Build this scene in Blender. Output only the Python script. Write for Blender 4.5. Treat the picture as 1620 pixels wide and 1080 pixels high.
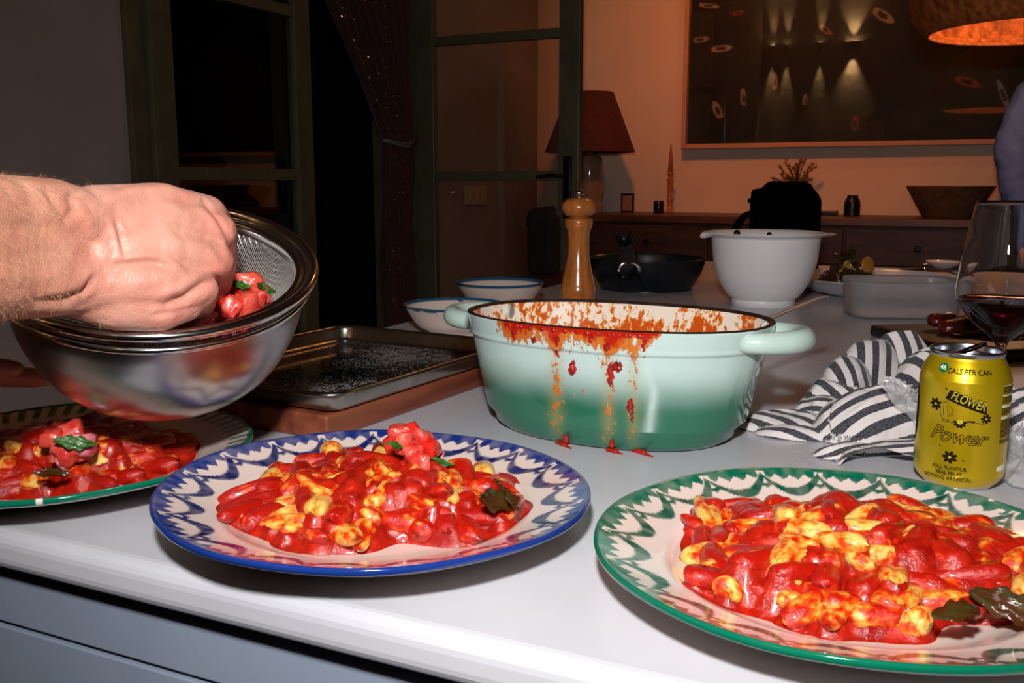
import bpy, bmesh, math, random
import numpy as np
from mathutils import Vector, Matrix, Euler

for o in list(bpy.data.objects):
    bpy.data.objects.remove(o)
SC = bpy.context.scene
COL = SC.collection
random.seed(7)
RNG = np.random.default_rng(11)

# ------------------------------------------------------------------ camera, light, exposure
EYE = 1.158            # eye height
TOP = 0.92             # worktop height
FPX = 1500.0
PITCH = math.radians(9.5)
cam_d = bpy.data.cameras.new('camera')
cam_d.sensor_width = 36.0
cam_d.lens = FPX / 1620 * 36.0
cam_d.clip_start = 0.02
cam_d.dof.use_dof = True
cam_d.dof.focus_distance = 0.78
cam_d.dof.aperture_fstop = 40
cam = bpy.data.objects.new('camera', cam_d)
COL.objects.link(cam)
cam.location = (0, 0, EYE)
cam.rotation_euler = (math.radians(90) - PITCH, 0, 0)
SC.camera = cam
SC.view_settings.view_transform = 'Standard'
SC.view_settings.look = 'None'
SC.view_settings.gamma = 1
SC.view_settings.use_curve_mapping = False
SC.view_settings.exposure = 0.0

w = bpy.data.worlds.new('night')
SC.world = w
w.use_nodes = True
w.node_tree.nodes['Background'].inputs[0].default_value = (0.02, 0.03, 0.06, 1)
w.node_tree.nodes['Background'].inputs[1].default_value = 0.01

YAW = math.radians(-25.37)
UH = np.array([math.cos(YAW), math.sin(YAW), 0.0])     # along the counter, to the right
VH = np.array([-math.sin(YAW), math.cos(YAW), 0.0])    # away from the cook
ZH = np.array([0, 0, 1.0])

def R(u, t, z=0.0):                                     # room coordinates -> world
    return tuple(u * UH + t * VH + z * ZH)

def light(name, kind, loc, power, col, size=0.05, target=None, **kw):
    d = bpy.data.lights.new(name, kind)
    d.energy = power
    d.color = col
    if kind == 'AREA':
        d.shape = 'DISK'; d.size = size
    elif kind in ('POINT', 'SPOT'):
        d.shadow_soft_size = size
    for k, v in kw.items():
        setattr(d, k, v)
    o = bpy.data.objects.new(name, d)
    COL.objects.link(o)
    o.location = loc
    if target is not None:
        o.rotation_euler = (Vector(target) - Vector(loc)).to_track_quat('-Z', 'Y').to_euler()
    return o

# the hot-shoe flash of the camera, a little above and left of the lens
light('camera_flash', 'SPOT', (-0.03, -0.01, 1.39), 46.0, (1.0, 0.975, 0.96), 0.028, target=(0.12, 1.30, 0.96), spot_size=math.radians(112), spot_blend=1.0)
# warm room light: pendant bulb above the dining table, wall lamps behind the cook
WARM = (1.0, 0.50, 0.22)
PEND = R(0.05, 3.15, 1.72)
light('pendant_bulb', 'POINT', (PEND[0], PEND[1], 1.80), 8.0, WARM, 0.05)
light('far_wall_warm_fill', 'SPOT', R(-0.95, 2.95, 2.60), 66.0, (1.0, 0.24, 0.05), 0.10, target=R(-0.80, 4.75, 1.75), spot_size=math.radians(84), spot_blend=1.0)  # added fill without a fixture, warms the far wall
light('warm_glint_fill', 'POINT', R(-0.40, 3.4, 3.05), 7.0, (1.0, 0.42, 0.12), 0.10)  # added point light, no lamp here; gives tray and bowl warm glints

F = np.array([0, math.cos(PITCH), -math.sin(PITCH)])
UP = np.array([0, math.sin(PITCH), math.cos(PITCH)])
RT = np.array([1.0, 0, 0])
CP = np.array([0, 0, EYE])
def ray(px, py):
    return F * FPX + RT * (px - 810) - UP * (py - 540)
def PZ(px, py, z):                                      # point of a horizontal plane
    r = ray(px, py); return CP + r * (z - EYE) / r[2]
def PD(px, py, D):                                      # point at forward distance D
    r = ray(px, py); return CP + r * D / r[1]
def PT(px, py, t):                                      # point of the plane t = const of the room
    r = ray(px, py); return CP + r * t / (r @ VH)
def PX(P):
    d = np.atleast_2d(P) - CP; z = d @ F
    return 810 + FPX * (d @ RT) / z, 540 - FPX * (d @ UP) / z

# ------------------------------------------------------------------ noise
def _h(i, j, k):
    n = (i * 374761393 + j * 668265263 + k * 2147483647 + 12345) & 0xffffffff
    n = (n ^ (n >> 13)) * 1274126177 & 0xffffffff
    return ((n ^ (n >> 16)) & 0xffff) / 65535.0
def vnoise(x, y, z=0.0):
    x, y, z = np.broadcast_arrays(np.asarray(x, float), np.asarray(y, float), np.asarray(z, float))
    xi, yi, zi = [np.floor(a).astype(np.int64) for a in (x, y, z)]
    fx, fy, fz = x - xi, y - yi, z - zi
    fx, fy, fz = [a * a * (3 - 2 * a) for a in (fx, fy, fz)]
    r = 0
    for a in (0, 1):
        for b in (0, 1):
            for c in (0, 1):
                r = r + _h(xi + a, yi + b, zi + c) * (fx if a else 1 - fx) * (fy if b else 1 - fy) * (fz if c else 1 - fz)
    return r
def fbm(x, y, z=0.0, o=3):
    r, a, s = 0, 0.5, 1.0
    for i in range(o):
        r = r + a * vnoise(x * s + 17 * i, y * s + 5 * i, np.asarray(z) * s); a *= 0.5; s *= 2.03
    return r / (1 - 0.5 ** o)
def sstep(a, b, x):
    t = np.clip((x - a) / (b - a), 0, 1); return t * t * (3 - 2 * t)

# ------------------------------------------------------------------ materials
MATS = {}
def lin(r, g, b):
    f = lambda c: (c / 255 / 12.92) if c <= 10 else ((c / 255 + 0.055) / 1.055) ** 2.4
    return (f(r), f(g), f(b))
def pm(name, c1, c2=None, scale=20, rough=0.5, metal=0.0, bump=0.0, bscale=60, coat=0.0, coat_rough=0.05, sss=0.0, sss_r=(1, .3, .1),
       sss_s=0.005, trans=0.0, ior=1.45, emis=None, estr=0.0, r2=None, stretch=(1, 1, 1), spec=None, contrast=(0.35, 0.65), detail=3,
       attr=None, aniso=0.0, alpha=None, sheen=0.0, bdist=0.002):
    if name in MATS:
        return MATS[name]
    m = bpy.data.materials.new(name)
    m.use_nodes = True
    nt = m.node_tree
    b = nt.nodes['Principled BSDF']
    N, L = nt.nodes.new, nt.links.new
    tc = N('ShaderNodeTexCoord'); mp = N('ShaderNodeMapping')
    L(tc.outputs['Object'], mp.inputs[0]); mp.inputs['Scale'].default_value = stretch
    no = N('ShaderNodeTexNoise'); no.inputs['Scale'].default_value = scale; no.inputs['Detail'].default_value = detail
    L(mp.outputs[0], no.inputs['Vector'])
    mr = N('ShaderNodeMapRange'); L(no.outputs[0], mr.inputs[0])
    mr.inputs[1].default_value, mr.inputs[2].default_value = contrast
    c2 = c2 or tuple(x * 0.88 for x in c1)
    mx = N('ShaderNodeMix'); mx.data_type = 'RGBA'
    mx.inputs[6].default_value = (*c1, 1); mx.inputs[7].default_value = (*c2, 1)
    L(mr.outputs[0], mx.inputs[0])
    out = mx.outputs[2]
    if attr:
        at = N('ShaderNodeAttribute'); at.attribute_name = attr
        m2 = N('ShaderNodeMix'); m2.data_type = 'RGBA'; m2.blend_type = 'MULTIPLY'; m2.inputs[0].default_value = 1
        L(out, m2.inputs[6]); L(at.outputs['Color'], m2.inputs[7]); out = m2.outputs[2]
    L(out, b.inputs['Base Color'])
    b.inputs['Roughness'].default_value = rough
    if r2 is not None:
        m3 = N('ShaderNodeMapRange'); L(no.outputs[0], m3.inputs[0])
        m3.inputs[1].default_value, m3.inputs[2].default_value = contrast
        m3.inputs[3].default_value, m3.inputs[4].default_value = rough, r2
        L(m3.outputs[0], b.inputs['Roughness'])
    b.inputs['Metallic'].default_value = metal
    b.inputs['IOR'].default_value = ior
    b.inputs['Coat Weight'].default_value = coat
    b.inputs['Coat Roughness'].default_value = coat_rough
    b.inputs['Transmission Weight'].default_value = trans
    b.inputs['Subsurface Weight'].default_value = sss
    b.inputs['Subsurface Radius'].default_value = sss_r
    b.inputs['Subsurface Scale'].default_value = sss_s
    b.inputs['Anisotropic'].default_value = aniso
    b.inputs['Sheen Weight'].default_value = sheen
    if spec is not None:
        b.inputs['Specular IOR Level'].default_value = spec
    if alpha is not None:
        b.inputs['Alpha'].default_value = alpha
    if emis:
        b.inputs['Emission Color'].default_value = (*emis, 1)
        b.inputs['Emission Strength'].default_value = estr
    if bump:
        n2 = N('ShaderNodeTexNoise'); n2.inputs['Scale'].default_value = bscale; n2.inputs['Detail'].default_value = 4
        L(mp.outputs[0], n2.inputs['Vector'])
        bp = N('ShaderNodeBump'); bp.inputs['Strength'].default_value = bump; bp.inputs['Distance'].default_value = bdist
        L(n2.outputs[0], bp.inputs['Height']); L(bp.outputs[0], b.inputs['Normal'])
    MATS[name] = m
    return m

# ------------------------------------------------------------------ geometry helpers
def tag(o, label=None, cat=None, group=None, kind=None):
    if label: o['label'] = label
    if cat: o['category'] = cat
    if group: o['group'] = group
    if kind: o['kind'] = kind
    return o
def thing(name, label, cat, loc=(0, 0, 0), rotz=0.0, group=None):
    o = bpy.data.objects.new(name, None)
    o.empty_display_size = 0.05
    COL.objects.link(o)
    o.location = tuple(loc)
    if isinstance(rotz, (int, float)):
        o.rotation_euler = (0, 0, rotz)
    else:
        o.rotation_euler = rotz
    return tag(o, label, cat, group)
def mesh(name, V, Fc, smooth=True):
    me = bpy.data.meshes.new(name)
    V = np.asarray(V, float).reshape(-1, 3)
    if isinstance(Fc, np.ndarray):
        n, k = Fc.shape
        me.vertices.add(len(V)); me.vertices.foreach_set('co', V.ravel())
        me.loops.add(n * k); me.loops.foreach_set('vertex_index', Fc.ravel().astype(np.int32))
        me.polygons.add(n)
        me.polygons.foreach_set('loop_start', np.arange(0, n * k, k, dtype=np.int32))
        try: me.polygons.foreach_set('loop_total', np.full(n, k, dtype=np.int32))
        except Exception: pass
        me.update(calc_edges=True); me.validate()
    else:
        me.from_pydata([tuple(v) for v in V], [], [tuple(f) for f in Fc])
    if smooth:
        me.polygons.foreach_set('use_smooth', np.ones(len(me.polygons), dtype=bool))
    me.update()
    return me
def obj(name, me, mat=None, parent=None, loc=None, rot=None):
    o = bpy.data.objects.new(name, me)
    COL.objects.link(o)
    if mat is not None and not me.materials: me.materials.append(mat)
    if parent is not None: o.parent = parent
    if loc is not None: o.location = tuple(loc)
    if rot is not None: o.rotation_euler = rot
    return o
def quads(m, n, cu=False, cv=False, off=0):
    i = np.arange(m if cu else m - 1); j = np.arange(n if cv else n - 1)
    I, J = np.meshgrid(i, j, indexing='ij')
    a = I * n + J; b = ((I + 1) % m) * n + J; c = ((I + 1) % m) * n + (J + 1) % n; d = I * n + (J + 1) % n
    return np.stack([a, b, c, d], -1).reshape(-1, 4) + off
def surf(P, cu=False, cv=False):
    P = np.asarray(P, float)
    return P.reshape(-1, 3), quads(P.shape[0], P.shape[1], cu, cv)
def join(parts):
    Vs, Fs, off = [], [], 0
    for V, Fc in parts:
        V = np.asarray(V, float).reshape(-1, 3)
        Vs.append(V)
        if isinstance(Fc, np.ndarray): Fs += [tuple(f) for f in (Fc + off).tolist()]
        else: Fs += [tuple(x + off for x in f) for f in Fc]
        off += len(V)
    return np.concatenate(Vs), Fs
def joinq(parts):                                       # all-quad version, fast
    Vs, Fs, off = [], [], 0
    for V, Fc in parts:
        V = np.asarray(V, float).reshape(-1, 3); Vs.append(V); Fs.append(Fc + off); off += len(V)
    return np.concatenate(Vs), np.concatenate(Fs)
def lathe(prof, seg=64, sx=1.0, sy=1.0):                # prof rows (r, z)
    p = np.asarray(prof, float)
    th = np.linspace(0, 2 * np.pi, seg, endpoint=False)
    P = np.stack([np.outer(np.cos(th), p[:, 0]) * sx, np.outer(np.sin(th), p[:, 0]) * sy, np.tile(p[:, 1], (seg, 1))], -1)
    V, Q = surf(P, cu=True)
    return V, Q[:, ::-1].copy() * 1
def smoothprof(pts, n=8):                               # Catmull-Rom through points
    p = np.asarray(pts, float); q = np.vstack([2 * p[0] - p[1], p, 2 * p[-1] - p[-2]])
    out = []
    for i in range(1, len(q) - 2):
        for t in np.linspace(0, 1, n, endpoint=False):
            a, b, c, d = q[i - 1], q[i], q[i + 1], q[i + 2]
            out.append(0.5 * ((2 * b) + (c - a) * t + (2 * a - 5 * b + 4 * c - d) * t ** 2 + (3 * b - a - 3 * c + d) * t ** 3))
    out.append(p[-1]); return np.array(out)
def tube(path, r, seg=8, closed=False, cap=True, flat=1.0):
    p = np.asarray(path, float); n = len(p)
    r = np.broadcast_to(np.asarray(r, float), (n,))
    if closed: T = np.roll(p, -1, 0) - np.roll(p, 1, 0)
    else: T = np.gradient(p, axis=0)
    T /= np.linalg.norm(T, axis=1)[:, None] + 1e-12
    ref = np.array([0, 0, 1.0]) if abs(T[0][2]) < 0.9 else np.array([1.0, 0, 0])
    A = np.zeros_like(p); a = np.cross(ref, T[0]); a /= np.linalg.norm(a)
    for i in range(n):
        a = a - T[i] * (a @ T[i]); a /= np.linalg.norm(a) + 1e-12; A[i] = a
    B = np.cross(T, A)
    ph = np.linspace(0, 2 * np.pi, seg, endpoint=False)
    P = p[:, None, :] + r[:, None, None] * (np.cos(ph)[None, :, None] * A[:, None, :] + flat * np.sin(ph)[None, :, None] * B[:, None, :])
    V, Q = surf(P, cu=closed, cv=True)
    if cap and not closed:
        c0 = len(V); V = np.vstack([V, p[0] - T[0] * r[0] * .3, p[-1] + T[-1] * r[-1] * .3])
        k = np.arange(seg); k2 = (k + 1) % seg
        e = (n - 1) * seg
        Q = np.vstack([Q, np.stack([k2, k, np.full(seg, c0), np.full(seg, c0)], -1), np.stack([e + k, e + k2, np.full(seg, c0 + 1), np.full(seg, c0 + 1)], -1)])
        F4 = [tuple(f) if f[2] != f[3] else tuple(f[:3]) for f in Q.tolist()]
        return V, F4
    return V, Q
def box(x0, x1, y0, y1, z0, z1, bev=0.0, seg=2):
    bm = bmesh.new()
    bmesh.ops.create_cube(bm, size=1)
    for v in bm.verts:
        v.co = Vector(((x0 + x1) / 2 + v.co.x * (x1 - x0), (y0 + y1) / 2 + v.co.y * (y1 - y0), (z0 + z1) / 2 + v.co.z * (z1 - z0)))
    if bev:
        bmesh.ops.bevel(bm, geom=bm.edges[:], offset=bev, segments=seg, profile=0.5, affect='EDGES')
    V = np.array([v.co[:] for v in bm.verts]); bm.verts.index_update()
    Fc = [tuple(v.index for v in f.verts) for f in bm.faces]
    bm.free()
    return V, Fc
def boxo(name, b, mat, parent=None, bev=0.0, loc=None, rotz=None, smooth=False):
    V, Fc = box(*b, bev=bev)
    return obj(name, mesh(name, V, Fc, smooth), mat, parent, loc, (0, 0, rotz) if rotz is not None else None)
def capsule(p0, p1, r0, r1, seg=14, k=5):
    p0, p1 = np.array(p0, float), np.array(p1, float)
    d = p1 - p0; L = np.linalg.norm(d); d = d / (L + 1e-9)
    pts, rr = [], []
    for i in range(k):
        a = math.pi / 2 * (1 - i / k); pts.append(p0 - d * r0 * math.sin(a)); rr.append(max(r0 * math.cos(a), r0 * .05))
    pts.append(p0); rr.append(r0); pts.append(p1); rr.append(r1)
    for i in range(1, k + 1):
        a = math.pi / 2 * i / k; pts.append(p1 + d * r1 * math.sin(a)); rr.append(max(r1 * math.cos(a), r1 * .05))
    return tube(np.array(pts), np.array(rr), seg)
def chain(pts):                                         # [(point, radius), ...]
    return [capsule(pts[i][0], pts[i + 1][0], pts[i][1], pts[i + 1][1]) for i in range(len(pts) - 1)]
def fuse(parts, voxel, smooth=6, factor=0.5):           # one continuous surface out of overlapping volumes
    V, Fc = join(parts)
    me = mesh('tmp', V, Fc)
    o = bpy.data.objects.new('tmp', me); COL.objects.link(o)
    m = o.modifiers.new('r', 'REMESH'); m.mode = 'VOXEL'; m.voxel_size = voxel; m.use_smooth_shade = True
    if smooth:
        s = o.modifiers.new('s', 'SMOOTH'); s.iterations = smooth; s.factor = factor
    dg = bpy.context.evaluated_depsgraph_get(); dg.update()
    out = bpy.data.meshes.new_from_object(o.evaluated_get(dg))
    bpy.data.objects.remove(o); bpy.data.meshes.remove(me)
    out.polygons.foreach_set('use_smooth', np.ones(len(out.polygons), dtype=bool))
    return out
def getco(me):
    a = np.empty(len(me.vertices) * 3); me.vertices.foreach_get('co', a); return a.reshape(-1, 3)
def getno(me):
    a = np.empty(len(me.vertices) * 3); me.vertices.foreach_get('normal', a); return a.reshape(-1, 3)
def setco(me, V):
    me.vertices.foreach_set('co', np.asarray(V).ravel()); me.update()
def setcol(me, C, name='Col'):
    a = me.color_attributes.new(name, 'FLOAT_COLOR', 'POINT')
    C = np.asarray(C, float)
    if C.shape[1] == 3: C = np.hstack([C, np.ones((len(C), 1))])
    a.data.foreach_set('color', C.ravel())
def outward(me):
    bm = bmesh.new(); bm.from_mesh(me); bmesh.ops.remove_doubles(bm, verts=bm.verts[:], dist=1e-6)
    bmesh.ops.recalc_face_normals(bm, faces=bm.faces[:]); bm.to_mesh(me); bm.free()
# ------------------------------------------------------------------ the room
A_ = 2.10      # distance of the left wall
T0, T1, T2 = 2.02, 2.72, 3.47      # left wall: door leaf from T0 to T1, opening from T1 to T2
TF = 4.75      # far wall
UL = -A_
UR, TB, HC = 3.6, -1.9, 3.25
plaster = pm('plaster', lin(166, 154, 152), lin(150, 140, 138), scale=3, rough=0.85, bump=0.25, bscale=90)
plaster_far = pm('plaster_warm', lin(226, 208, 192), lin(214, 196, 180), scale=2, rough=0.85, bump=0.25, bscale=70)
def struct(name, o):
    return tag(o, kind='structure')
def rbox(name, b, mat, bev=0.0, parent=None):
    o = boxo(name, b, mat, parent, bev)
    if parent is None: o.rotation_euler = (0, 0, YAW)
    return o
tile = pm('floor_tiles', lin(96, 62, 46), lin(78, 50, 38), scale=6, rough=0.5)
fl = thing('floor', None, None, (0, 0, 0), YAW); fl['kind'] = 'structure'
boxo('floor_slab', (UL - .2, UR + .2, TB - .2, TF + .2, -0.12, -0.012), pm('grout', lin(60, 52, 46)), fl)
tm = mesh('floor_tile', *box(-.195, .195, -.195, .195, -.012, 0.0, 0.002, 1), False); tm.materials.append(tile)
for i in range(14):
    for j in range(16):
        x, y = UL + .2 + .4 * i, TB + .2 + .4 * j
        if x < UR and y < TF: obj('tile', tm, None, fl, (x, y, 0))
struct('ceiling', rbox('ceiling', (UL - .2, UR + .2, TB - .2, TF + .2, HC, HC + .1), plaster))
struct('wall_far', rbox('wall_far', (UL - .2, UR + .2, TF, TF + .15, 0, HC), plaster_far))
struct('wall_right', rbox('wall_right', (UR, UR + .15, TB, TF, 0, HC), plaster_far))
struct('wall_back', rbox('wall_back', (UL - .2, UR + .2, TB - .15, TB, 0, HC), pm('dark_plaster', lin(130, 120, 108), rough=.85, bump=.2, bscale=60)))
wl = thing('wall_left', None, None, (0, 0, 0), YAW); wl['kind'] = 'structure'
boxo('wall_panel', (UL - .2, UL, TB, T0 - .06, 0, HC), plaster, wl)
boxo('wall_panel', (UL - .2, UL, T2 + .06, TF, 0, HC), plaster, wl)
boxo('lintel', (UL - .2, UL, T0 - .06, T2 + .06, 2.35, HC), plaster, wl)
struct('baseboard_far', rbox('baseboard_far', (UL, UR, TF - .018, TF, 0, .10), pm('skirting', lin(120, 90, 70))))
# door frame, closed leaf, open leaf
green = pm('sage_paint', lin(92, 90, 66), lin(80, 78, 58), scale=14, rough=0.45, bump=0.1, bscale=40)
glass = pm('window_glass', (0.93, 0.95, 0.94), (0.93, 0.95, 0.94), rough=0.0, trans=1.0, ior=1.45)
blk = pm('black_iron', (0.008, 0.008, 0.008), rough=0.35, metal=0.6)
fr = thing('trim_1', None, None, (0, 0, 0), YAW); fr['kind'] = 'structure'
boxo('jamb', (UL - .10, UL + .02, T0 - .06, T0, 0, 2.35), green, fr, .004)
boxo('jamb', (UL - .205, UL + .02, T2, T2 + .061, 0, 2.35), green, fr, .004)
boxo('door_head', (UL - .10, UL + .02, T0 - .06, T2 + .06, 2.29, 2.35), green, fr, .004)
def leaf(name, base, rotz, handle_at):
    r = thing(name, None, None, base, rotz); r['kind'] = 'structure'
    W, H = .72, 2.26
    for x in (0, W - .085): boxo('stile', (x, x + .085, -.02, .02, .02, H), green, r, .004)
    zs = [.02, .55, 1.165, 1.70, 2.18]
    hs = [.20, .035, .038, .036, .08]
    for z, h in zip(zs, hs): boxo('rail', (.085, W - .085, -.018, .018, z, z + h), green, r, .003)
    for k in range(4):
        boxo('glass_pane', (.083, W - .083, -.003, .003, zs[k] + hs[k] - .002, zs[k + 1] + .002), glass, r)
    if not handle_at: return r
    hx = W - .043
    sgn = -1 if handle_at else 1
    V, Fc = box(hx - .018, hx + .018, -.032, -.019, 1.02, 1.26, .006)
    h = obj('handle_plate', mesh('handle_plate', V, Fc), blk, r)
    p = [(hx, -.03, 1.185), (hx, -.055, 1.185), (hx + sgn * .02, -.062, 1.185), (hx + sgn * .06, -.062, 1.187), (hx + sgn * .115, -.06, 1.18)]
    V, Fc = tube(smoothprof(p, 4), .0065, 8)
    obj('lever', mesh('lever', V, Fc), blk, h)
    V, Fc = tube(np.array([(hx, -.03, 1.06), (hx, -.05, 1.06)]), .008, 8)
    obj('key', mesh('key', V, Fc), blk, h)
    return r
leaf('door_1', R(UL + .02, T0, 0), YAW + math.radians(90), False)
leaf('door_2', R(UL + .03, T2 - .01, 0), YAW, True)
# curtain of dark red fabric with rows of sequins, tied back in the opening
def curtain():
    n, m = 120, 90
    Z = np.linspace(2.26, 0.05, m)
    P = np.zeros((m, n, 3))
    for i, z in enumerate(Z):
        if z > 1.32: a = (z - 1.32) / .94; lo = T2 - .29 - .72 * a ** 1.1
        else: lo = T2 - .29 - .03 * math.sin((1.32 - z) * 3)
        hi = T2 - .10
        s = np.linspace(0, 1, n)
        t = lo + (hi - lo) * s
        amp = .018 + .02 * min(1, (hi - lo))
        u = UL + .045 + amp * np.sin(s * 2 * np.pi * 9 + .8 * math.sin(z * 3)) + .006 * np.sin(s * 50 + z * 9)
        P[i, :, 0] = u; P[i, :, 1] = t; P[i, :, 2] = z
    o = thing('curtain', 'dark red curtain with rows of sequins, tied back beside the open glazed door', 'curtain', (0, 0, 0), YAW)
    V, Q = surf(P)
    c = obj('curtain_fabric', mesh('curtain_fabric', V, Q), pm('curtain_cloth', lin(72, 30, 30), lin(52, 22, 24), scale=60, rough=0.85, sheen=.3), o)
    sm = c.modifiers.new('thick', 'SOLIDIFY'); sm.thickness = .0015
    parts = []
    rr = random.Random(3)
    for i in range(2, m - 1, 1):
        for j in range(3, 78, 3):
            if rr.random() < .35: continue
            c0 = P[i, j] + np.array([.004, 0, rr.uniform(-.002, .002)])
            k = .0042
            nrm = Vector((1, rr.uniform(-.5, .5), rr.uniform(-.4, .4))).normalized()
            a = nrm.cross(Vector((0, 0, 1))).normalized(); b = nrm.cross(a)
            q = [c0 + k * np.array(a * math.cos(x) + b * math.sin(x)) for x in (0, 1.05, 2.1, 3.14, 4.19, 5.24)]
            parts.append((np.array(q), [(0, 1, 2, 3, 4, 5)]))
    V, Fc = join(parts)
    s = obj('sequins', mesh('sequins', V, Fc, False), pm('sequin', lin(215, 200, 200), rough=.25, metal=1.0), o); s['kind'] = 'stuff'
    V, Fc = tube(np.array([R2 for R2 in [(UL + .05, T2 - .31, 1.32), (UL + .10, T2 - .20, 1.30), (UL + .03, T2 - .02, 1.34)]]), .009, 8)
    obj('tie_back', mesh('tie_back', V, Fc), MATS['curtain_cloth'], o)
curtain()
# night garden wall outside the opening
struct('trim_2', rbox('trim_2', (UL - 2.6, UL - 2.5, T0 - 3, T2 + 3, 0, 2.6), pm('garden_wall', lin(40, 38, 34), rough=.9)))
struct('floor_2', rbox('floor_2', (UL - 2.5, UL - .2, T0 - 3, T2 + 3, -.10, -.02), pm('terrace', lin(50, 46, 42), rough=.9)))
sw = thing('light_switch', 'cream triple light switch plate on the wall seen through the glazed door', 'switch', R(UL, 4.02, 1.10), YAW)
cream = pm('cream_plastic', lin(205, 190, 160), rough=.4)
boxo('switch_plate', (0, .008, -.11, .11, -.045, .045), cream, sw, .003)
for k in (-1, 0, 1): boxo('rocker', (.008, .013, k * .065 - .026, k * .065 + .026, -.03, .03), cream, sw, .002)
# wall lamps behind the cook; they only show as reflections in the picture glass
lampm = pm('lamp_body', lin(60, 55, 50), rough=.4, metal=.5)
for k, (u, wd, p) in enumerate([(-2.03, .05, 110), (-1.82, .05, 110), (-1.46, .05, 110), (-1.12, .17, 170)]):
    u = u if u > UL + .1 else UL + .12
    l = thing('wall_lamp', ('narrow up and down wall lamp high behind the cook, mirrored in the picture' if k < 3 else 'wide up and down wall lamp high behind the cook, mirrored in the picture'), 'lamp', R(u, TB, 2.62), YAW, 'narrow wall lamps behind the cook' if k < 3 else None)
    boxo('lamp_housing', (-wd / 2, wd / 2, 0, .07, -.06, .06), lampm, l, .004)
    boxo('lamp_diffuser', (-wd / 2 + .006, wd / 2 - .006, .01, .06, .0605, .062), pm('lamp_glow', (1, .75, .4), emis=(1, .62, .28), estr=40), l)
    for s in (1, -1):
        light('wall_lamp_beam', 'SPOT', R(u, TB + .035, 2.62 + s * .075), p, (1, .62, .28), .01, target=R(u, TB + .012, 2.62 + s * 1.0), spot_size=math.radians(62 if k == 3 else 30), spot_blend=.9)

# ------------------------------------------------------------------ kitchen island
TFR, TBK, UIL, UIR = 0.412, 2.90, -0.87, 2.4
marble = pm('marble', lin(200, 200, 206), lin(184, 185, 193), scale=5, rough=.17, r2=.30, bump=.02, bscale=12, contrast=(.3, .75), detail=8, bdist=.003)
o = rbox('kitchen_worktop', (UIL, UIR, TFR, TBK, TOP - .03, TOP), marble, .0)
V, Fc = box(UIL, UIR, TFR, TBK, TOP - .030, TOP, .011, 5)
bpy.data.objects.remove(o)
wt = obj('kitchen_worktop', mesh('kitchen_worktop', V, Fc, False), marble, None, None, (0, 0, YAW))
tag(wt, 'pale marble worktop with rounded edge under the plates and pot', 'worktop')
isl = thing('kitchen_island', 'blue-grey kitchen island cabinet with handleless drawers under the marble', 'cabinet', (0, 0, 0), YAW)
paint = pm('grey_blue_paint', lin(140, 152, 170), lin(132, 144, 162), scale=8, rough=.38, bump=.03, bscale=30)
inner = pm('dark_carcass', lin(26, 22, 20), rough=.8)
boxo('carcass', (UIL + .04, UIR - .04, TFR + .05, TBK - .05, .10, TOP - .03), inner, isl)
boxo('plinth', (UIL + .08, UIR - .08, TFR + .09, TBK - .09, 0, .10), inner, isl)
zt = TOP - .03 - .0165
zl = float(PT(0, 985, TFR + .022)[2])
for k in range(4):
    u0 = UIL + .01 + k * .825
    boxo('drawer_front', (u0 + .001, u0 + .823, TFR + .022, TFR + .05, zl + .002, zt), paint, isl, .0012)
    boxo('drawer_front', (u0 + .001, u0 + .823, TFR + .022, TFR + .05, zl - .28, zl - .002), paint, isl, .0012)
    boxo('drawer_front', (u0 + .001, u0 + .823, TFR + .022, TFR + .05, .11, zl - .284), paint, isl, .0012)
boxo('side_panel', (UIL + .01, UIL + .04, TFR + .05, TBK - .03, .02, zt), paint, isl, .001)
boxo('back_panel', (UIL + .01, UIR - .01, TBK - .05, TBK - .03, .02, zt), paint, isl, .001)
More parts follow.
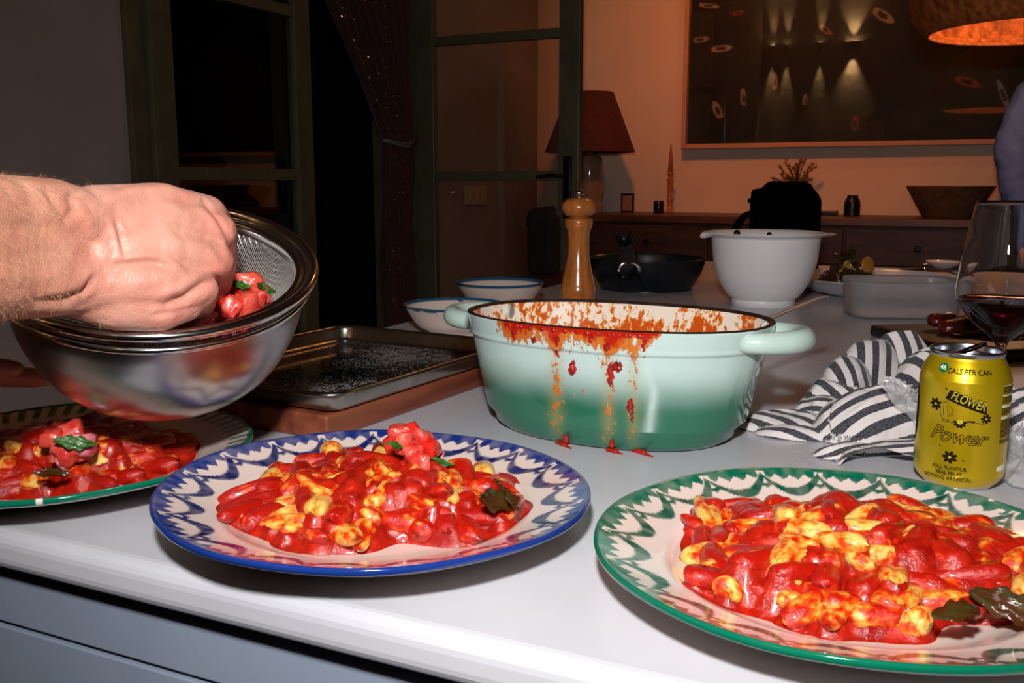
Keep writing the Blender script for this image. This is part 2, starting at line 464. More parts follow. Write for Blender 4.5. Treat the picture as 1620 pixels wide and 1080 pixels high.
# ------------------------------------------------------------------ plates and food
RP = .148
def plate_profile():
    top = smoothprof([(0.0005, .0065), (.03, .0065), (.065, .0068), (.088, .0085), (.099, .0125), (.106, .0165), (.115, .0190), (.130, .0235), (.141, .0272), (.1456, .0291)], 9)
    edge = [(.1468, .0295), (.1477, .0292), (.1483, .0282), (.1484, .0268), (.1478, .0254), (.1466, .0246), (.1455, .0240)]
    bot = smoothprof([(.1445, .0233), (.130, .0190), (.110, .0130), (.092, .0070), (.078, .0030), (.072, .0010)], 4)
    foot = [(.0705, 0.0), (.066, 0.0), (.0645, .0022), (.04, .003), (.0005, .003)]
    return np.vstack([top, edge, bot, foot])
def paint_rim(V, col, seed, N=20, dense=0):
    r = np.hypot(V[:, 0], V[:, 1]); th = np.arctan2(V[:, 1], V[:, 0])
    th = th + .012 * np.sin(5 * th + seed)
    base = np.array(lin(224, 204, 194)); C = np.tile(base, (len(V), 1))
    spk = vnoise(V[:, 0] * 260 + seed, V[:, 1] * 260)
    C *= (.97 + .05 * fbm(V[:, 0] * 30, V[:, 1] * 30 + seed, 0))[:, None]
    C[(spk > .985)] *= .8
    q = (r - .1115) / (.1480 - .1115)
    x = (th / (2 * np.pi) * N) % 1.0
    idx = np.floor(th / (2 * np.pi) * N)
    wob = (vnoise(idx * 3.1 + seed, 0.5) - .5)
    dark, light_ = np.array(col[0]), np.array(col[1])
    cover = np.zeros(len(V)); dens = np.zeros(len(V))
    def add(m, d):
        nonlocal cover, dens
        dens = np.where(m > cover, d, dens); cover = np.maximum(cover, m)
    fz = .03 * (vnoise(x * 9 + idx, q * 6 + seed) - .5)
    # outer band
    band = sstep(.86, .89, q + fz + .02 * np.sin(th * 41 + seed))
    add(band, .35 + .5 * vnoise(th * 14 + seed, q * 2.0))
    # big arch: from one cusp swooping to the middle and back
    s = 2 * x - 1
    qc = .20 + .06 * wob + .52 * np.abs(s) ** 2.2
    thk = .105 + .05 * np.cos(s * 1.5) - .035 * s
    arch = sstep(1.0, .75, np.abs(q + fz - qc) / thk)
    add(arch, .75 + .25 * vnoise(th * 30, seed + 3))
    # ticks at the cusps
    xc = np.minimum(x, 1 - x)
    tick = sstep(1, .6, np.abs(q - .42 - .5 * xc) / .08) * sstep(.12, .07, xc) * sstep(-.02, .2, q)
    add(tick, .8)
    # inner flame strokes hanging from the band
    tri = np.abs(((x * 4.0) % 1.0) - .5) * 2
    inn = (q > .58 + .10 * np.abs(s) ** 2 + .17 * tri) & (np.abs(s) < .86) & (q < .90)
    add(inn.astype(float) * (1.0 if not dense else .9), .5)
    if dense:
        rope = sstep(-.1, .25, np.sin(th * 62 + q * 6)) * sstep(.40, .50, q) * sstep(.95, .86, q)
        cover = np.maximum(band, rope * .9); dens = np.where(band > .5, dens, .6)
    mix = cover * np.clip(.80 + .25 * vnoise(th * 26, q * 5), 0, 1)
    pc = light_[None] * (1 - dens)[:, None] + dark[None] * dens[:, None]
    C = C * (1 - mix)[:, None] + pc * mix[:, None]
    under = V[:, 2] < np.interp(r, [.07, .11, .1440, .1485], [.006, .0155, .0262, .0250])
    C[under] = lin(208, 192, 180)
    edge = (r > .1460) & (V[:, 2] > .0250)
    C[edge] = dark * .45 + light_ * .55
    return C, r, th
glaze = pm('plate_glaze', (1, 1, 1), (.97, .97, .97), scale=30, rough=.10, attr='Col', coat=.3, coat_rough=.04, bump=.03, bscale=25)
def make_plate(label, loc, tilt, col, seed, chips=0, dense=0, rot=0):
    o = thing('dinner_plate', label, 'plate', loc)
    o.rotation_euler = tilt
    V, Q = lathe(plate_profile(), 900)
    rr = np.hypot(V[:, 0], V[:, 1]); th = np.arctan2(V[:, 1], V[:, 0])
    C, r, th = paint_rim(V, col, seed, dense=dense)
    V[:, 2] += sstep(.08, .148, rr) * .0008 * np.sin(2 * th + seed) + sstep(.08, .148, rr) * .0004 * np.sin(7 * th + seed)
    rg = random.Random(seed)
    for k in range(chips):
        a = rg.uniform(-2.9, -.9); rad = rg.choice([.1465, .1475, .139]); c = np.array([math.cos(a) * rad, math.sin(a) * rad])
        d = np.hypot((V[:, 0] - c[0]), (V[:, 1] - c[1])) * (1 + .5 * vnoise(V[:, 0] * 700, V[:, 1] * 700))
        C[d < rg.uniform(.0012, .0030)] = lin(205, 120, 90) if k % 2 else lin(225, 215, 200)
    me = mesh('plate_body', V, Q); setcol(me, C)
    b = obj('plate_body', me, glaze, o)
    return o
BLUE = (lin(14, 28, 84), lin(26, 62, 146)); GREEN = (lin(0, 74, 54), lin(14, 122, 92))
PL = {
 'blue': (np.array([-.0945, .634, TOP + .0005]), (0.0, math.radians(1.3), .15)),
 'green': (np.array([.197, .531, TOP]), (0, 0, 2.0)),
 'left': (np.array([-.364, .747, TOP]), (0, 0, .6)),
}
PL['blue'][0][2] += .0018
make_plate('blue-rimmed plate of tomato dumplings in the middle', *PL['blue'], BLUE, 3)
make_plate('green-rimmed plate of tomato dumplings at the lower right beside the can', *PL['green'], GREEN, 9, chips=9)
make_plate('green-rimmed plate of tomato dumplings under the steel bowl at the left', *PL['left'], GREEN, 5, chips=5, dense=1)

def sauce_mat():
    m = pm('tomato_sauce', lin(180, 32, 13), lin(134, 13, 6), scale=110, rough=.15, bump=.55, bscale=800, sss=.2, sss_r=(1, .2, .05), sss_s=.003, coat=.35, coat_rough=.10, contrast=(.35, .68), bdist=.0011, detail=5)
    return m
SAUCE = sauce_mat()
def dumpling_mat():
    m = bpy.data.materials.new('dumpling'); m.use_nodes = True
    nt = m.node_tree; b = nt.nodes['Principled BSDF']; N, L = nt.nodes.new, nt.links.new
    tc = N('ShaderNodeTexCoord'); oi = N('ShaderNodeObjectInfo')
    ad = N('ShaderNodeVectorMath'); ad.operation = 'MULTIPLY_ADD'; ad.inputs[1].default_value = (1.6, 1, 1)
    L(tc.outputs['Object'], ad.inputs[0]); sv_ = N('ShaderNodeVectorMath'); sv_.operation = 'SCALE'; sv_.inputs[0].default_value = (37, 91, 53); L(oi.outputs['Random'], sv_.inputs['Scale']); L(sv_.outputs[0], ad.inputs[2])
    no = N('ShaderNodeTexNoise'); no.inputs['Scale'].default_value = 1.15; no.inputs['Detail'].default_value = 5; no.inputs['Roughness'].default_value = .55
    L(ad.outputs[0], no.inputs['Vector'])
    # per-object shift of how much sauce clings to it
    mt = N('ShaderNodeMath'); mt.operation = 'MULTIPLY_ADD'; mt.inputs[1].default_value = .44; mt.inputs[2].default_value = -.10
    L(oi.outputs['Random'], mt.inputs[0])
    su = N('ShaderNodeMath'); su.operation = 'ADD'; L(no.outputs[0], su.inputs[0]); L(mt.outputs[0], su.inputs[1])
    cr = N('ShaderNodeValToRGB'); L(su.outputs[0], cr.inputs[0])
    e = cr.color_ramp.elements
    e[0].position = .36; e[0].color = (*lin(236, 192, 104), 1)
    e[1].position = .72; e[1].color = (*lin(166, 20, 9), 1)
    x = e.new(.44); x.color = (*lin(232, 160, 62), 1)
    x = e.new(.52); x.color = (*lin(222, 92, 18), 1)
    x = e.new(.60); x.color = (*lin(192, 36, 12), 1)
    L(cr.outputs[0], b.inputs['Base Color'])
    b.inputs['Roughness'].default_value = .16; b.inputs['Coat Weight'].default_value = .4; b.inputs['Coat Roughness'].default_value = .05
    b.inputs['Subsurface Weight'].default_value = .2; b.inputs['Subsurface Radius'].default_value = (1, .5, .2); b.inputs['Subsurface Scale'].default_value = .004
    n2 = N('ShaderNodeTexNoise'); n2.inputs['Scale'].default_value = 7; n2.inputs['Detail'].default_value = 5; L(ad.outputs[0], n2.inputs['Vector'])
    bp = N('ShaderNodeBump'); bp.inputs['Strength'].default_value = .7; bp.inputs['Distance'].default_value = .0012
    L(n2.outputs[0], bp.inputs['Height']); L(bp.outputs[0], b.inputs['Normal'])
    return m
DUMP = dumpling_mat()
def dumpling_mesh(k):
    rg = np.random.default_rng(100 + k)
    nu, nv = 22, 16
    L_, W_ = 1.0, 1.0
    s = np.linspace(-1, 1, nu); ph = np.linspace(0, 2 * np.pi, nv, endpoint=False)
    P = np.zeros((nu, nv, 3))
    bend = rg.uniform(-.25, .25); blunt = rg.uniform(2.2, 4.0); tap = rg.uniform(-.25, .25)
    for i, a in enumerate(s):
        w_ = max(1 - abs(a) ** blunt, 0) ** .5 * (1 + tap * a)
        w_ = max(w_, .03)
        y = w_ * np.cos(ph); z = w_ * np.sin(ph) * .85
        groove = .35 * np.exp(-(np.cos(ph) / .35) ** 2) * (np.sin(ph) > 0) * (1 - a * a) * (k % 3 == 0)
        z = z - groove * w_
        P[i, :, 0] = a * (1 + .03 * np.sin(ph * 2)); P[i, :, 1] = y + bend * (1 - a * a) ; P[i, :, 2] = z
    V, Q = surf(P, cv=True)
    d = .10 * (fbm(V[:, 0] * 2.2 + k * 7, V[:, 1] * 1.5, V[:, 2] * 1.5) - .5)
    V[:, 1:] *= (1 + d * 1.6)[:, None]
    V[:, 2] += d * .6
    Qf = Q.tolist() + [list(range(nv))[::-1], list(range((nu - 1) * nv, nu * nv))]
    me = mesh('dumpling', V, Qf); me.materials.append(DUMP)
    return me
DM = [dumpling_mesh(k) for k in range(9)]
def xf(plate, p):                                       # plate coordinates -> world
    c, rot = PL[plate]
    return np.asarray(p) @ np.array(Euler(rot).to_matrix()).T + c
def food(plate, seed, n, Rx, Ry, hz, cx=0, cy=0, lab='', grp='', slab='', exposed=.5):
    rg = np.random.default_rng(seed)
    c0, rot = PL[plate]
    # all in world-aligned plate coordinates (no rotation about z)
    M = np.array(Euler((rot[0], rot[1], 0)).to_matrix())
    def dome(x, y):
        a = np.arctan2(y, x)
        rad = np.hypot((x - cx) / Rx, (y - cy) / Ry) / (1 + .10 * np.sin(3 * a + seed) + .07 * np.sin(5 * a + 2 * seed) + .04 * np.sin(9 * a + seed))
        rad = np.maximum(rad, np.hypot(x, y) / .121)
        return rad, hz * np.clip(1 - rad ** 1.7, 0, 1) ** 1.0
    pl = []
    tries = 0
    while len(pl) < n and tries < 30000:
        tries += 1
        x, y = rg.uniform(-Rx, Rx) * 1.05 + cx, rg.uniform(-Ry, Ry) * 1.05 + cy
        rad, h = dome(x, y)
        if rad > .86: continue
        if any((x - q[0]) ** 2 + (y - q[1]) ** 2 < (.0136 if tries < 12000 else .0108) ** 2 for q in pl): continue
        wd = rg.uniform(.0066, .0096); ln = rg.uniform(.0140, .0245) if rg.random() < .82 else rg.uniform(.009, .012)
        pl.append((x, y, h, ln, wd, rg.uniform(0, np.pi), rg.uniform(-.28, .28), rg.random(), rad))
    g = .00095
    nx, ny = int(2.3 * Rx / g), int(2.3 * Ry / g)
    X, Y = np.meshgrid(np.linspace(cx - 1.15 * Rx, cx + 1.15 * Rx, nx), np.linspace(cy - 1.15 * Ry, cy + 1.15 * Ry, ny), indexing='ij')
    rad, B = dome(X, Y)
    B = B * (.80 - .35 * sstep(.50, .85, rad)) + .0065 + .0022 * fbm(X * 160, Y * 160, seed) * (rad < 1)
    B = np.where(rad < 1, B, .0065 - .05 * (rad - 1))
    k = .0011
    acc = np.exp((B - .02) / k)
    e_no = (fbm(X * 95 + seed, Y * 95, 2.0) - .5)
    placed = []
    for (x, y, h, ln, wd, yaw, pit, rv, rad0) in pl:
        out_ = float(sstep(.55, .80, rad0))
        zc = .0065 + h * (.90 - .35 * out_) + wd * (.35 + .25 * out_)
        rr0 = math.hypot(x, y)
        if rr0 + .8 * ln > .121: ln = max(wd, (.121 - rr0) / .8)
        zc = max(zc, .0065 + wd * .75, float(np.interp(rr0 + .5 * ln, [.088, .099, .106, .115, .130], [.0085, .0125, .0165, .019, .0235])) + wd * .7)
        ax = np.array([math.cos(yaw), math.sin(yaw)])
        if rv < .80: off = wd * (.30 + .55 * rg.random())
        elif rv < .90 or rad0 > .6: off = .0010 + .003 * out_
        else: off = -.0006
        off += out_ * wd * (.10 + .3 * rg.random())
        m = (np.abs(X - x) < ln + wd + .003) & (np.abs(Y - y) < ln + wd + .003)
        dx, dy = X[m] - x, Y[m] - y
        s = dx * ax[0] + dy * ax[1]; s2 = np.clip(s, -(ln - wd * .8), ln - wd * .8)
        dd = np.hypot(dx - s2 * ax[0], dy - s2 * ax[1])
        T = zc - math.sin(pit) * s2 + np.sqrt(np.clip(wd ** 2 - dd ** 2, 0, None)) * .9
        T = np.where(dd < wd * .86, T, zc + wd * .46 - (dd - wd * .86) * 1.6)
        T = T - off - .0060 * np.clip(e_no[m] + .02, -.12, .5) * (1 if rv < .92 else .3)
        acc[m] += np.exp((T - .02) / k)
        placed.append((x, y, zc, ln, wd, yaw, pit))
    Z = .02 + k * np.log(acc)
    Z += .0005 * (fbm(X * 420, Y * 420, 1.0) - .5)
    prof = plate_profile()[:82]
    zp = np.interp(np.hypot(X, Y), prof[:, 0], prof[:, 1])
    edge = sstep(1.0, .94, rad)
    keep = (rad < 1.03)
    Z = np.where(rad < 1, np.maximum(Z, zp + .0004) * 1, Z)
    Z = zp - .0004 + (Z - zp + .0004) * edge + .0
    idx = -np.ones(X.shape, int)
    V = np.stack([X, Y, Z], -1).reshape(-1, 3)
    Q = quads(nx, ny)
    kv = keep.ravel()
    Q = Q[kv[Q].all(1)]
    used = np.unique(Q); remap = -np.ones(len(V), int); remap[used] = np.arange(len(used))
    V = V[used]; Q = remap[Q]
    V = V @ M.T
    so = obj('tomato_sauce', mesh('tomato_sauce', V, Q), SAUCE, None, c0)
    tag(so, slab, 'sauce', kind='stuff')
    for i, (x, y, zc, ln, wd, yaw, pit) in enumerate(placed):
        p = np.array([x, y, zc]) @ M.T + c0
        o = obj('dumpling', DM[i % 9], None, None, p)
        o.rotation_euler = (rg.uniform(-.5, .5), pit, yaw); o.scale = (ln, wd, wd * .95)
        tag(o, lab, 'dumpling', grp)
    return dome, M
domes = {}
domes['blue'] = food('blue', 21, 100, .111, .086, .0305, -.002, .012, 'sauce-coated dumpling in the heap on the blue-rimmed plate', 'dumplings on the blue-rimmed plate',
     'red tomato sauce heaped on the blue-rimmed plate', .5)
domes['green'] = food('green', 33, 125, .126, .090, .034, .016, .009, 'sauce-coated dumpling in the heap on the lower right green-rimmed plate', 'dumplings on the lower right green-rimmed plate',
     'red tomato sauce heaped on the lower right green-rimmed plate', .62)
domes['left'] = food('left', 47, 75, .108, .094, .030, 0, .004, 'sauce-coated dumpling in the shaded heap on the left green-rimmed plate', 'dumplings on the left green-rimmed plate',
     'red tomato sauce heaped on the left green-rimmed plate', .5)

# tomato dice and herbs
TOM = pm('tomato_flesh', lin(190, 30, 24), lin(214, 88, 72), scale=1.0, rough=.14, sss=.25, sss_r=(1, .25, .12), sss_s=.004, bump=.8, bscale=4, coat=.6, bdist=.0012)
TOM2 = pm('tomato_skin', lin(190, 20, 14), lin(206, 40, 26), scale=1.0, rough=.10, sss=.1, coat=.8, bump=.5, bscale=3, bdist=.001)
ONI = pm('red_onion', lin(190, 60, 84), lin(222, 150, 160), scale=1.2, rough=.15, sss=.2, coat=.5, bump=.5, bscale=3, bdist=.001)
HERB = pm('herb_green', lin(52, 104, 26), lin(24, 62, 14), scale=2.5, rough=.3, bump=.8, bscale=5, coat=.3, bdist=.001)
HERBD = pm('herb_dark', lin(50, 50, 14), lin(70, 28, 8), scale=1.6, rough=.22, bump=.6, bscale=4, coat=.5, bdist=.001)
def dice_mesh(k):
    rg = random.Random(50 + k)
    bm = bmesh.new()
    bmesh.ops.create_cube(bm, size=2)
    for v in bm.verts:
        v.co = Vector((v.co.x * rg.uniform(.55, 1.1), v.co.y * rg.uniform(.5, 1.05), v.co.z * rg.uniform(.35, .95)))
    bmesh.ops.bevel(bm, geom=bm.edges[:], offset=.34, segments=2, profile=.5, affect='EDGES')
    bmesh.ops.subdivide_edges(bm, edges=bm.edges[:], cuts=1, use_grid_fill=True)
    for v in bm.verts:
        n_ = float(fbm(v.co.x * 1.6 + k * 5, v.co.y * 1.6, v.co.z * 1.6)) - .5
        n2_ = float(fbm(v.co.x * 4 + k * 3, v.co.y * 4, v.co.z * 4)) - .5
        v.co *= 1 + .42 * n_ + .22 * n2_
    bmesh.ops.recalc_face_normals(bm, faces=bm.faces[:])
    me = bpy.data.meshes.new('tomato_dice'); bm.to_mesh(me); bm.free()
    me.polygons.foreach_set('use_smooth', np.ones(len(me.polygons), dtype=bool))
    me.materials.append([TOM, TOM2, TOM, ONI][k % 4])
    return me
DI = [dice_mesh(k) for k in range(8)]
def herb_mesh(k, mat):
    rg = np.random.default_rng(k)
    n = 14
    s = np.linspace(0, 1, n)[:, None]; c = np.linspace(-1, 1, 9)[None, :]
    wd = np.sin(np.pi * np.clip(s, .02, .98)) ** .7 * (.55 + .12 * np.sin(s * 22))
    P = np.stack([s * 2 - 1 + 0 * c, c * wd, .25 * np.sin(s * 5 + k) + .3 * np.abs(c) * wd + .12 * np.sin(c * 7 + s * 9 + k)], -1)
    V, Q = surf(P)
    V2 = V + np.array([0, 0, -.05])
    nV = len(V)
    rim = []
    Fc = Q.tolist() + [[a + nV for a in q[::-1]] for q in Q.tolist()]
    me = mesh('herb_leaf', np.vstack([V, V2]), Fc); me.materials.append(mat)
    return me
HM = [herb_mesh(k, HERB) for k in range(3)]; HD = [herb_mesh(k + 9, HERBD) for k in range(3)]
def put(name, me, p, s, rot, label, cat, grp=None):
    o = obj(name, me, None, None, p); o.scale = s if hasattr(s, '__len__') else (s, s, s); o.rotation_euler = rot
    return tag(o, label, cat, grp)
def pile(center, n, rad, hz, seed, lab, grp, size=(.005, .0085), nl=3, llab='', lgrp='', leaf=.008):
    rg = random.Random(seed)
    for i in range(n):
        a = rg.uniform(0, 2 * math.pi); q = math.sqrt(rg.random()); r_ = q * rad
        h = hz * (1 - q * .9) * rg.uniform(.25, 1.0)
        p = np.array(center) + np.array([r_ * math.cos(a), r_ * math.sin(a), h])
        k = rg.randrange(8)
        put('tomato_dice' if k % 4 != 3 else 'onion_dice', DI[k], p, rg.uniform(*size), (rg.uniform(0, 6), rg.uniform(0, 6), rg.uniform(0, 6)),
            lab.replace('dice', 'dice') if k % 4 != 3 else lab.replace('tomato', 'red onion'), 'tomato' if k % 4 != 3 else 'onion', grp if k % 4 != 3 else grp.replace('tomato', 'onion'))
def leafat(p, s, rot, label, dark=False, k=0, grp=None):
    return put('herb_leaf', (HD if dark else HM)[k % 3], p, (s, s * .7, s * .6), rot, label, 'herb', grp)
# on the blue plate
pc = PD(652, 722, .675)
pile(pc + np.array([0, 0, -.006]), 46, .017, .026, 5, 'small wet tomato dice in the salsa heap on the blue-rimmed plate', 'tomato dice on the blue-rimmed plate', (.0045, .0085))
# bigger chunks shaping the top
for k, (px, py, D, s) in enumerate([(626, 688, .668, .0085), (650, 685, .672, .0080), (640, 703, .655, .0095), (666, 698, .668, .0085), (655, 716, .650, .0090), (682, 708, .662, .0080), (618, 702, .66, .007), (668, 730, .648, .0075)]):
    put('tomato_dice', DI[[0, 1, 2, 4, 6, 5, 1, 2][k]], PD(px, py, D), s, (k * 1.3, k * .7, k * 2.1), 'large wet tomato chunk on top of the salsa heap on the blue-rimmed plate', 'tomato', 'tomato chunks on the blue-rimmed plate')
leafat(PD(624, 704, .640), .007, (.9, .3, .5), 'green herb leaf on the left side of the blue plate salsa heap', k=0)
leafat(PD(700, 731, .652), .009, (.4, .2, .1), 'green herb leaf lying right of the blue plate salsa heap', k=1)
leafat(PD(604, 703, .655), .006, (.4, .5, 1.1), 'small herb leaf left of the blue plate salsa heap', k=2)
leafat(PD(788, 790, .590), .020, (1.0, .3, .9), 'wilted dark green leaf at the right edge of the blue plate dumplings', True, 0)
leafat(PD(800, 782, .60), .016, (.7, -.3, 2.2), 'folded dark leaf behind the right edge of the blue plate dumplings', True, 1)
# on the right plate
leafat(PD(1255, 888, .520), .011, (.6, .3, .1), 'small dark green leaf in the middle of the lower right dumpling heap', True, 1)
leafat(PD(1515, 968, .440), .014, (.8, .1, .3), 'dark leaf at the front right of the lower right dumpling heap', True, 2)
leafat(PD(1600, 958, .450), .020, (1.2, .2, -.5), 'large dark leaf curling at the right end of the lower right dumpling heap', True, 0)
# on the left plate
pc2 = PD(112, 706, .69)
pile(pc2 + np.array([0, 0, -.008]), 16, .014, .014, 8, 'small wet tomato dice in the salsa spoonful on the left green-rimmed plate', 'tomato dice on the left green-rimmed plate', (.005, .008))
for k, (px, py, D, s) in enumerate([(84, 692, .69, .0095), (112, 682, .70, .0105), (104, 712, .676, .0105), (132, 706, .68, .010)]):
    put('tomato_dice', DI[[2, 0, 6, 3][k]], PD(px, py, D), s, (k * 1.1, k * .4, k * 1.7), 'pale tomato chunk in the salsa spoonful on the left green-rimmed plate', 'tomato', 'tomato chunks on the left green-rimmed plate')
leafat(PD(118, 700, .668), .014, (.9, .1, .2), 'bright green herb strip across the salsa on the left plate', k=1)
leafat(PD(82, 748, .655), .012, (.5, .2, .2), 'dark wilted leaf at the front of the left dumpling heap', True, k=1)
# ------------------------------------------------------------------ oval cast-iron pot
def pot():
    c = np.array([.1000, .913, TOP]); yaw = math.radians(-29)
    root = thing('oval_casserole', 'oval mint-to-green enamelled casserole with sauce running down its side', 'pot', c, yaw)
    H = .112
    a0, b0 = .124, .088      # base half axes
    a1, b1 = .1515, .100     # rim half axes
    def sect(k):             # k 0..1 along the outer wall from the base up
        return a0 + (a1 - a0) * k, b0 + (b1 - b0) * k
    outer = []
    for r_, z in [(.0, 0.0), (.55, 0.0), (.85, 0.0), (.94, .0015), (.985, .006), (1.0, .0130)]:
        outer.append((a0 * r_ * .985, b0 * r_ * .985, z))
    zz = np.linspace(.020, H - .0225, 46)
    for z in zz:
        k = (z / H) ** .9; A, B = sect(k); outer.append((A, B, z))
    A, B = sect(.80)
    bead = [(0.0005, H - .0215), (.0018, H - .0205), (.0018, H - .0185), (.0013, H - .017)]
    for d, z in bead:
        A, B = sect((z / H) ** .9); outer.append((A + d, B + d, z))
    for z in np.linspace(H - .016, H - .002, 16):
        A, B = sect((z / H) ** .9); outer.append((A + .0012, B + .0012, z))
    outer.append((a1 + .0008, b1 + .0008, H - .0005))
    n_out = len(outer)
    rim = [(a1 - .0002, b1 - .0002, H + .0006), (a1 - .0018, b1 - .0018, H + .0010), (a1 - .0036, b1 - .0036, H + .0005), (a1 - .0044, b1 - .0044, H - .0010)]
    inn = []
    for z in np.linspace(H - .002, .016, 60):
        A, B = sect((z / H) ** .9); inn.append((A - .0048, B - .0048, z))
    inn += [(a0 * .93, b0 * .92, .010), (a0 * .8, b0 * .8, .007), (.01, .01, .007)]
    def shell(rows, seg=540):
        th = np.linspace(0, 2 * np.pi, seg, endpoint=False)
        r = np.array(rows)
        n_ = 2.25                                              # slightly squared ellipse
        cx = np.sign(np.cos(th)) * np.abs(np.cos(th)) ** (2 / n_); sy = np.sign(np.sin(th)) * np.abs(np.sin(th)) ** (2 / n_)
        P = np.stack([np.outer(cx, r[:, 0]), np.outer(sy, r[:, 1]), np.tile(r[:, 2], (seg, 1))], -1)
        V, Q = surf(P, cu=True); return V, Q
    V, Q = shell(outer)
    Wd = V @ np.array(Matrix.Rotation(yaw, 3, 'Z')).T + c
    px, py = PX(Wd)
    # how much sauce clings where: heavy under the rim at the front, runs below it
    near = sstep(0.02, -.02, V[:, 1])
    z = V[:, 2]
    def bump_(x, c_, w_): return np.exp(-((x - c_) / w_) ** 2)
    top = near * (sstep(H - .030, H - .004, z)) * (.20 * sstep(760, 800, px) * sstep(1060, 1020, px))
    heavy = near * (bump_(px, 815, 22) * sstep(H - .024, H - .006, z) * .45 + bump_(px, 875, 12) * sstep(H - .022, H - .010, z) * .5
             + bump_(px, 970, 20) * sstep(H - .025, H - .006, z) * .5 + bump_(px, 930, 14) * sstep(H - .014, H - .004, z) * .5 + bump_(px, 1020, 10) * sstep(H - .016, H - .004, z) * .5
             + .55 * sstep(H - .006, H - .001, z) * sstep(780, 820, px) * sstep(1060, 1030, px))
    runs = near * (bump_(px, 880, 12) * .15 + bump_(px, 962, 11) * .15 + bump_(px, 1002, 11) * .13) * sstep(H - .005, H - .02, z) * sstep(-.01, .03, z)
    spray = near * .16 * bump_(px, 930, 130) 
    mask = np.clip(top + heavy + runs + spray, 0, 1)
    edge = near * sstep(720, 790, px) * .10
    me = mesh('pot_body', V, Q)
    setcol(me, np.stack([mask, runs * 3, edge], -1), 'Sauce')
    m = bpy.data.materials.new('mint_green_enamel'); m.use_nodes = True
    nt = m.node_tree; b = nt.nodes['Principled BSDF']; N, L = nt.nodes.new, nt.links.new
    tc = N('ShaderNodeTexCoord'); sp = N('ShaderNodeSeparateXYZ'); L(tc.outputs['Object'], sp.inputs[0])
    n0 = N('ShaderNodeTexNoise'); n0.inputs['Scale'].default_value = 14; L(tc.outputs['Object'], n0.inputs['Vector'])
    ma = N('ShaderNodeMath'); ma.operation = 'MULTIPLY_ADD'; ma.inputs[1].default_value = .014; L(n0.outputs[0], ma.inputs[0]); L(sp.outputs['Z'], ma.inputs[2])
    mr = N('ShaderNodeMapRange'); mr.interpolation_type = 'SMOOTHSTEP'; mr.inputs[1].default_value = .045; mr.inputs[2].default_value = .088; L(ma.outputs[0], mr.inputs[0])
    mx = N('ShaderNodeMix'); mx.data_type = 'RGBA'; mx.inputs[6].default_value = (*lin(42, 104, 82), 1); mx.inputs[7].default_value = (*lin(186, 208, 204), 1); L(mr.outputs[0], mx.inputs[0])
    at = N('ShaderNodeAttribute'); at.attribute_name = 'Sauce'; sa = N('ShaderNodeSeparateColor'); L(at.outputs['Color'], sa.inputs[0])
    mpn = N('ShaderNodeMapping'); mpn.inputs['Scale'].default_value = (1, 1, .55); L(tc.outputs['Object'], mpn.inputs[0])
    n1 = N('ShaderNodeTexNoise'); n1.inputs['Scale'].default_value = 230; n1.inputs['Detail'].default_value = 5; n1.inputs['Roughness'].default_value = .6; L(mpn.outputs[0], n1.inputs['Vector'])
    s1 = N('ShaderNodeMath'); s1.operation = 'ADD'; L(n1.outputs[0], s1.inputs[0]); L(sa.outputs[0], s1.inputs[1])
    r1 = N('ShaderNodeMapRange'); r1.inputs[1].default_value = .80; r1.inputs[2].default_value = .86; L(s1.outputs[0], r1.inputs[0])
    r2 = N('ShaderNodeMapRange'); r2.inputs[1].default_value = .98; r2.inputs[2].default_value = 1.25; L(s1.outputs[0], r2.inputs[0])
    sc = N('ShaderNodeMix'); sc.data_type = 'RGBA'; sc.inputs[6].default_value = (*lin(196, 110, 40), 1); sc.inputs[7].default_value = (*lin(178, 26, 8), 1); L(r2.outputs[0], sc.inputs[0])
    # thin watery film along the runs
    film = N('ShaderNodeMath'); film.operation = 'MULTIPLY'; film.inputs[1].default_value = .75; L(sa.outputs[1], film.inputs[0])
    mf = N('ShaderNodeMix'); mf.data_type = 'RGBA'; L(film.outputs[0], mf.inputs[0]); L(mx.outputs[2], mf.inputs[6]); mf.inputs[7].default_value = (*lin(176, 150, 74), 1)
    fx = N('ShaderNodeMix'); fx.data_type = 'RGBA'; L(r1.outputs[0], fx.inputs[0]); L(mf.outputs[2], fx.inputs[6]); L(sc.outputs[2], fx.inputs[7])
    L(fx.outputs[2], b.inputs['Base Color'])
    b.inputs['Roughness'].default_value = .13; b.inputs['Coat Weight'].default_value = .4
    nb = N('ShaderNodeTexNoise'); nb.inputs['Scale'].default_value = 60; L(tc.outputs['Object'], nb.inputs['Vector'])
    bp = N('ShaderNodeBump'); bp.inputs['Strength'].default_value = .06; bp.inputs['Distance'].default_value = .002; L(nb.outputs[0], bp.inputs['Height'])
    b2 = N('ShaderNodeBump'); b2.inputs['Strength'].default_value = .5; b2.inputs['Distance'].default_value = .001; L(r1.outputs[0], b2.inputs['Height']); L(bp.outputs[0], b2.inputs['Normal'])
    L(b2.outputs[0], b.inputs['Normal'])
    obj('pot_body', me, m, root)
    V, Q = shell([outer[-1]] + rim + [inn[0]])
    obj('rim', mesh('rim', V, Q), pm('raw_iron_rim', lin(52, 36, 30), lin(34, 20, 18), scale=90, rough=.4), root)
    V, Q = shell(inn)
    # cream lining with dried spatter
    m2 = bpy.data.materials.new('cream_enamel'); m2.use_nodes = True
    nt = m2.node_tree; b = nt.nodes['Principled BSDF']; N, L = nt.nodes.new, nt.links.new
    tc = N('ShaderNodeTexCoord'); sp = N('ShaderNodeSeparateXYZ'); L(tc.outputs['Object'], sp.inputs[0])
    mp = N('ShaderNodeMapping'); mp.inputs['Scale'].default_value = (1, 1, .62); L(tc.outputs['Object'], mp.inputs[0])
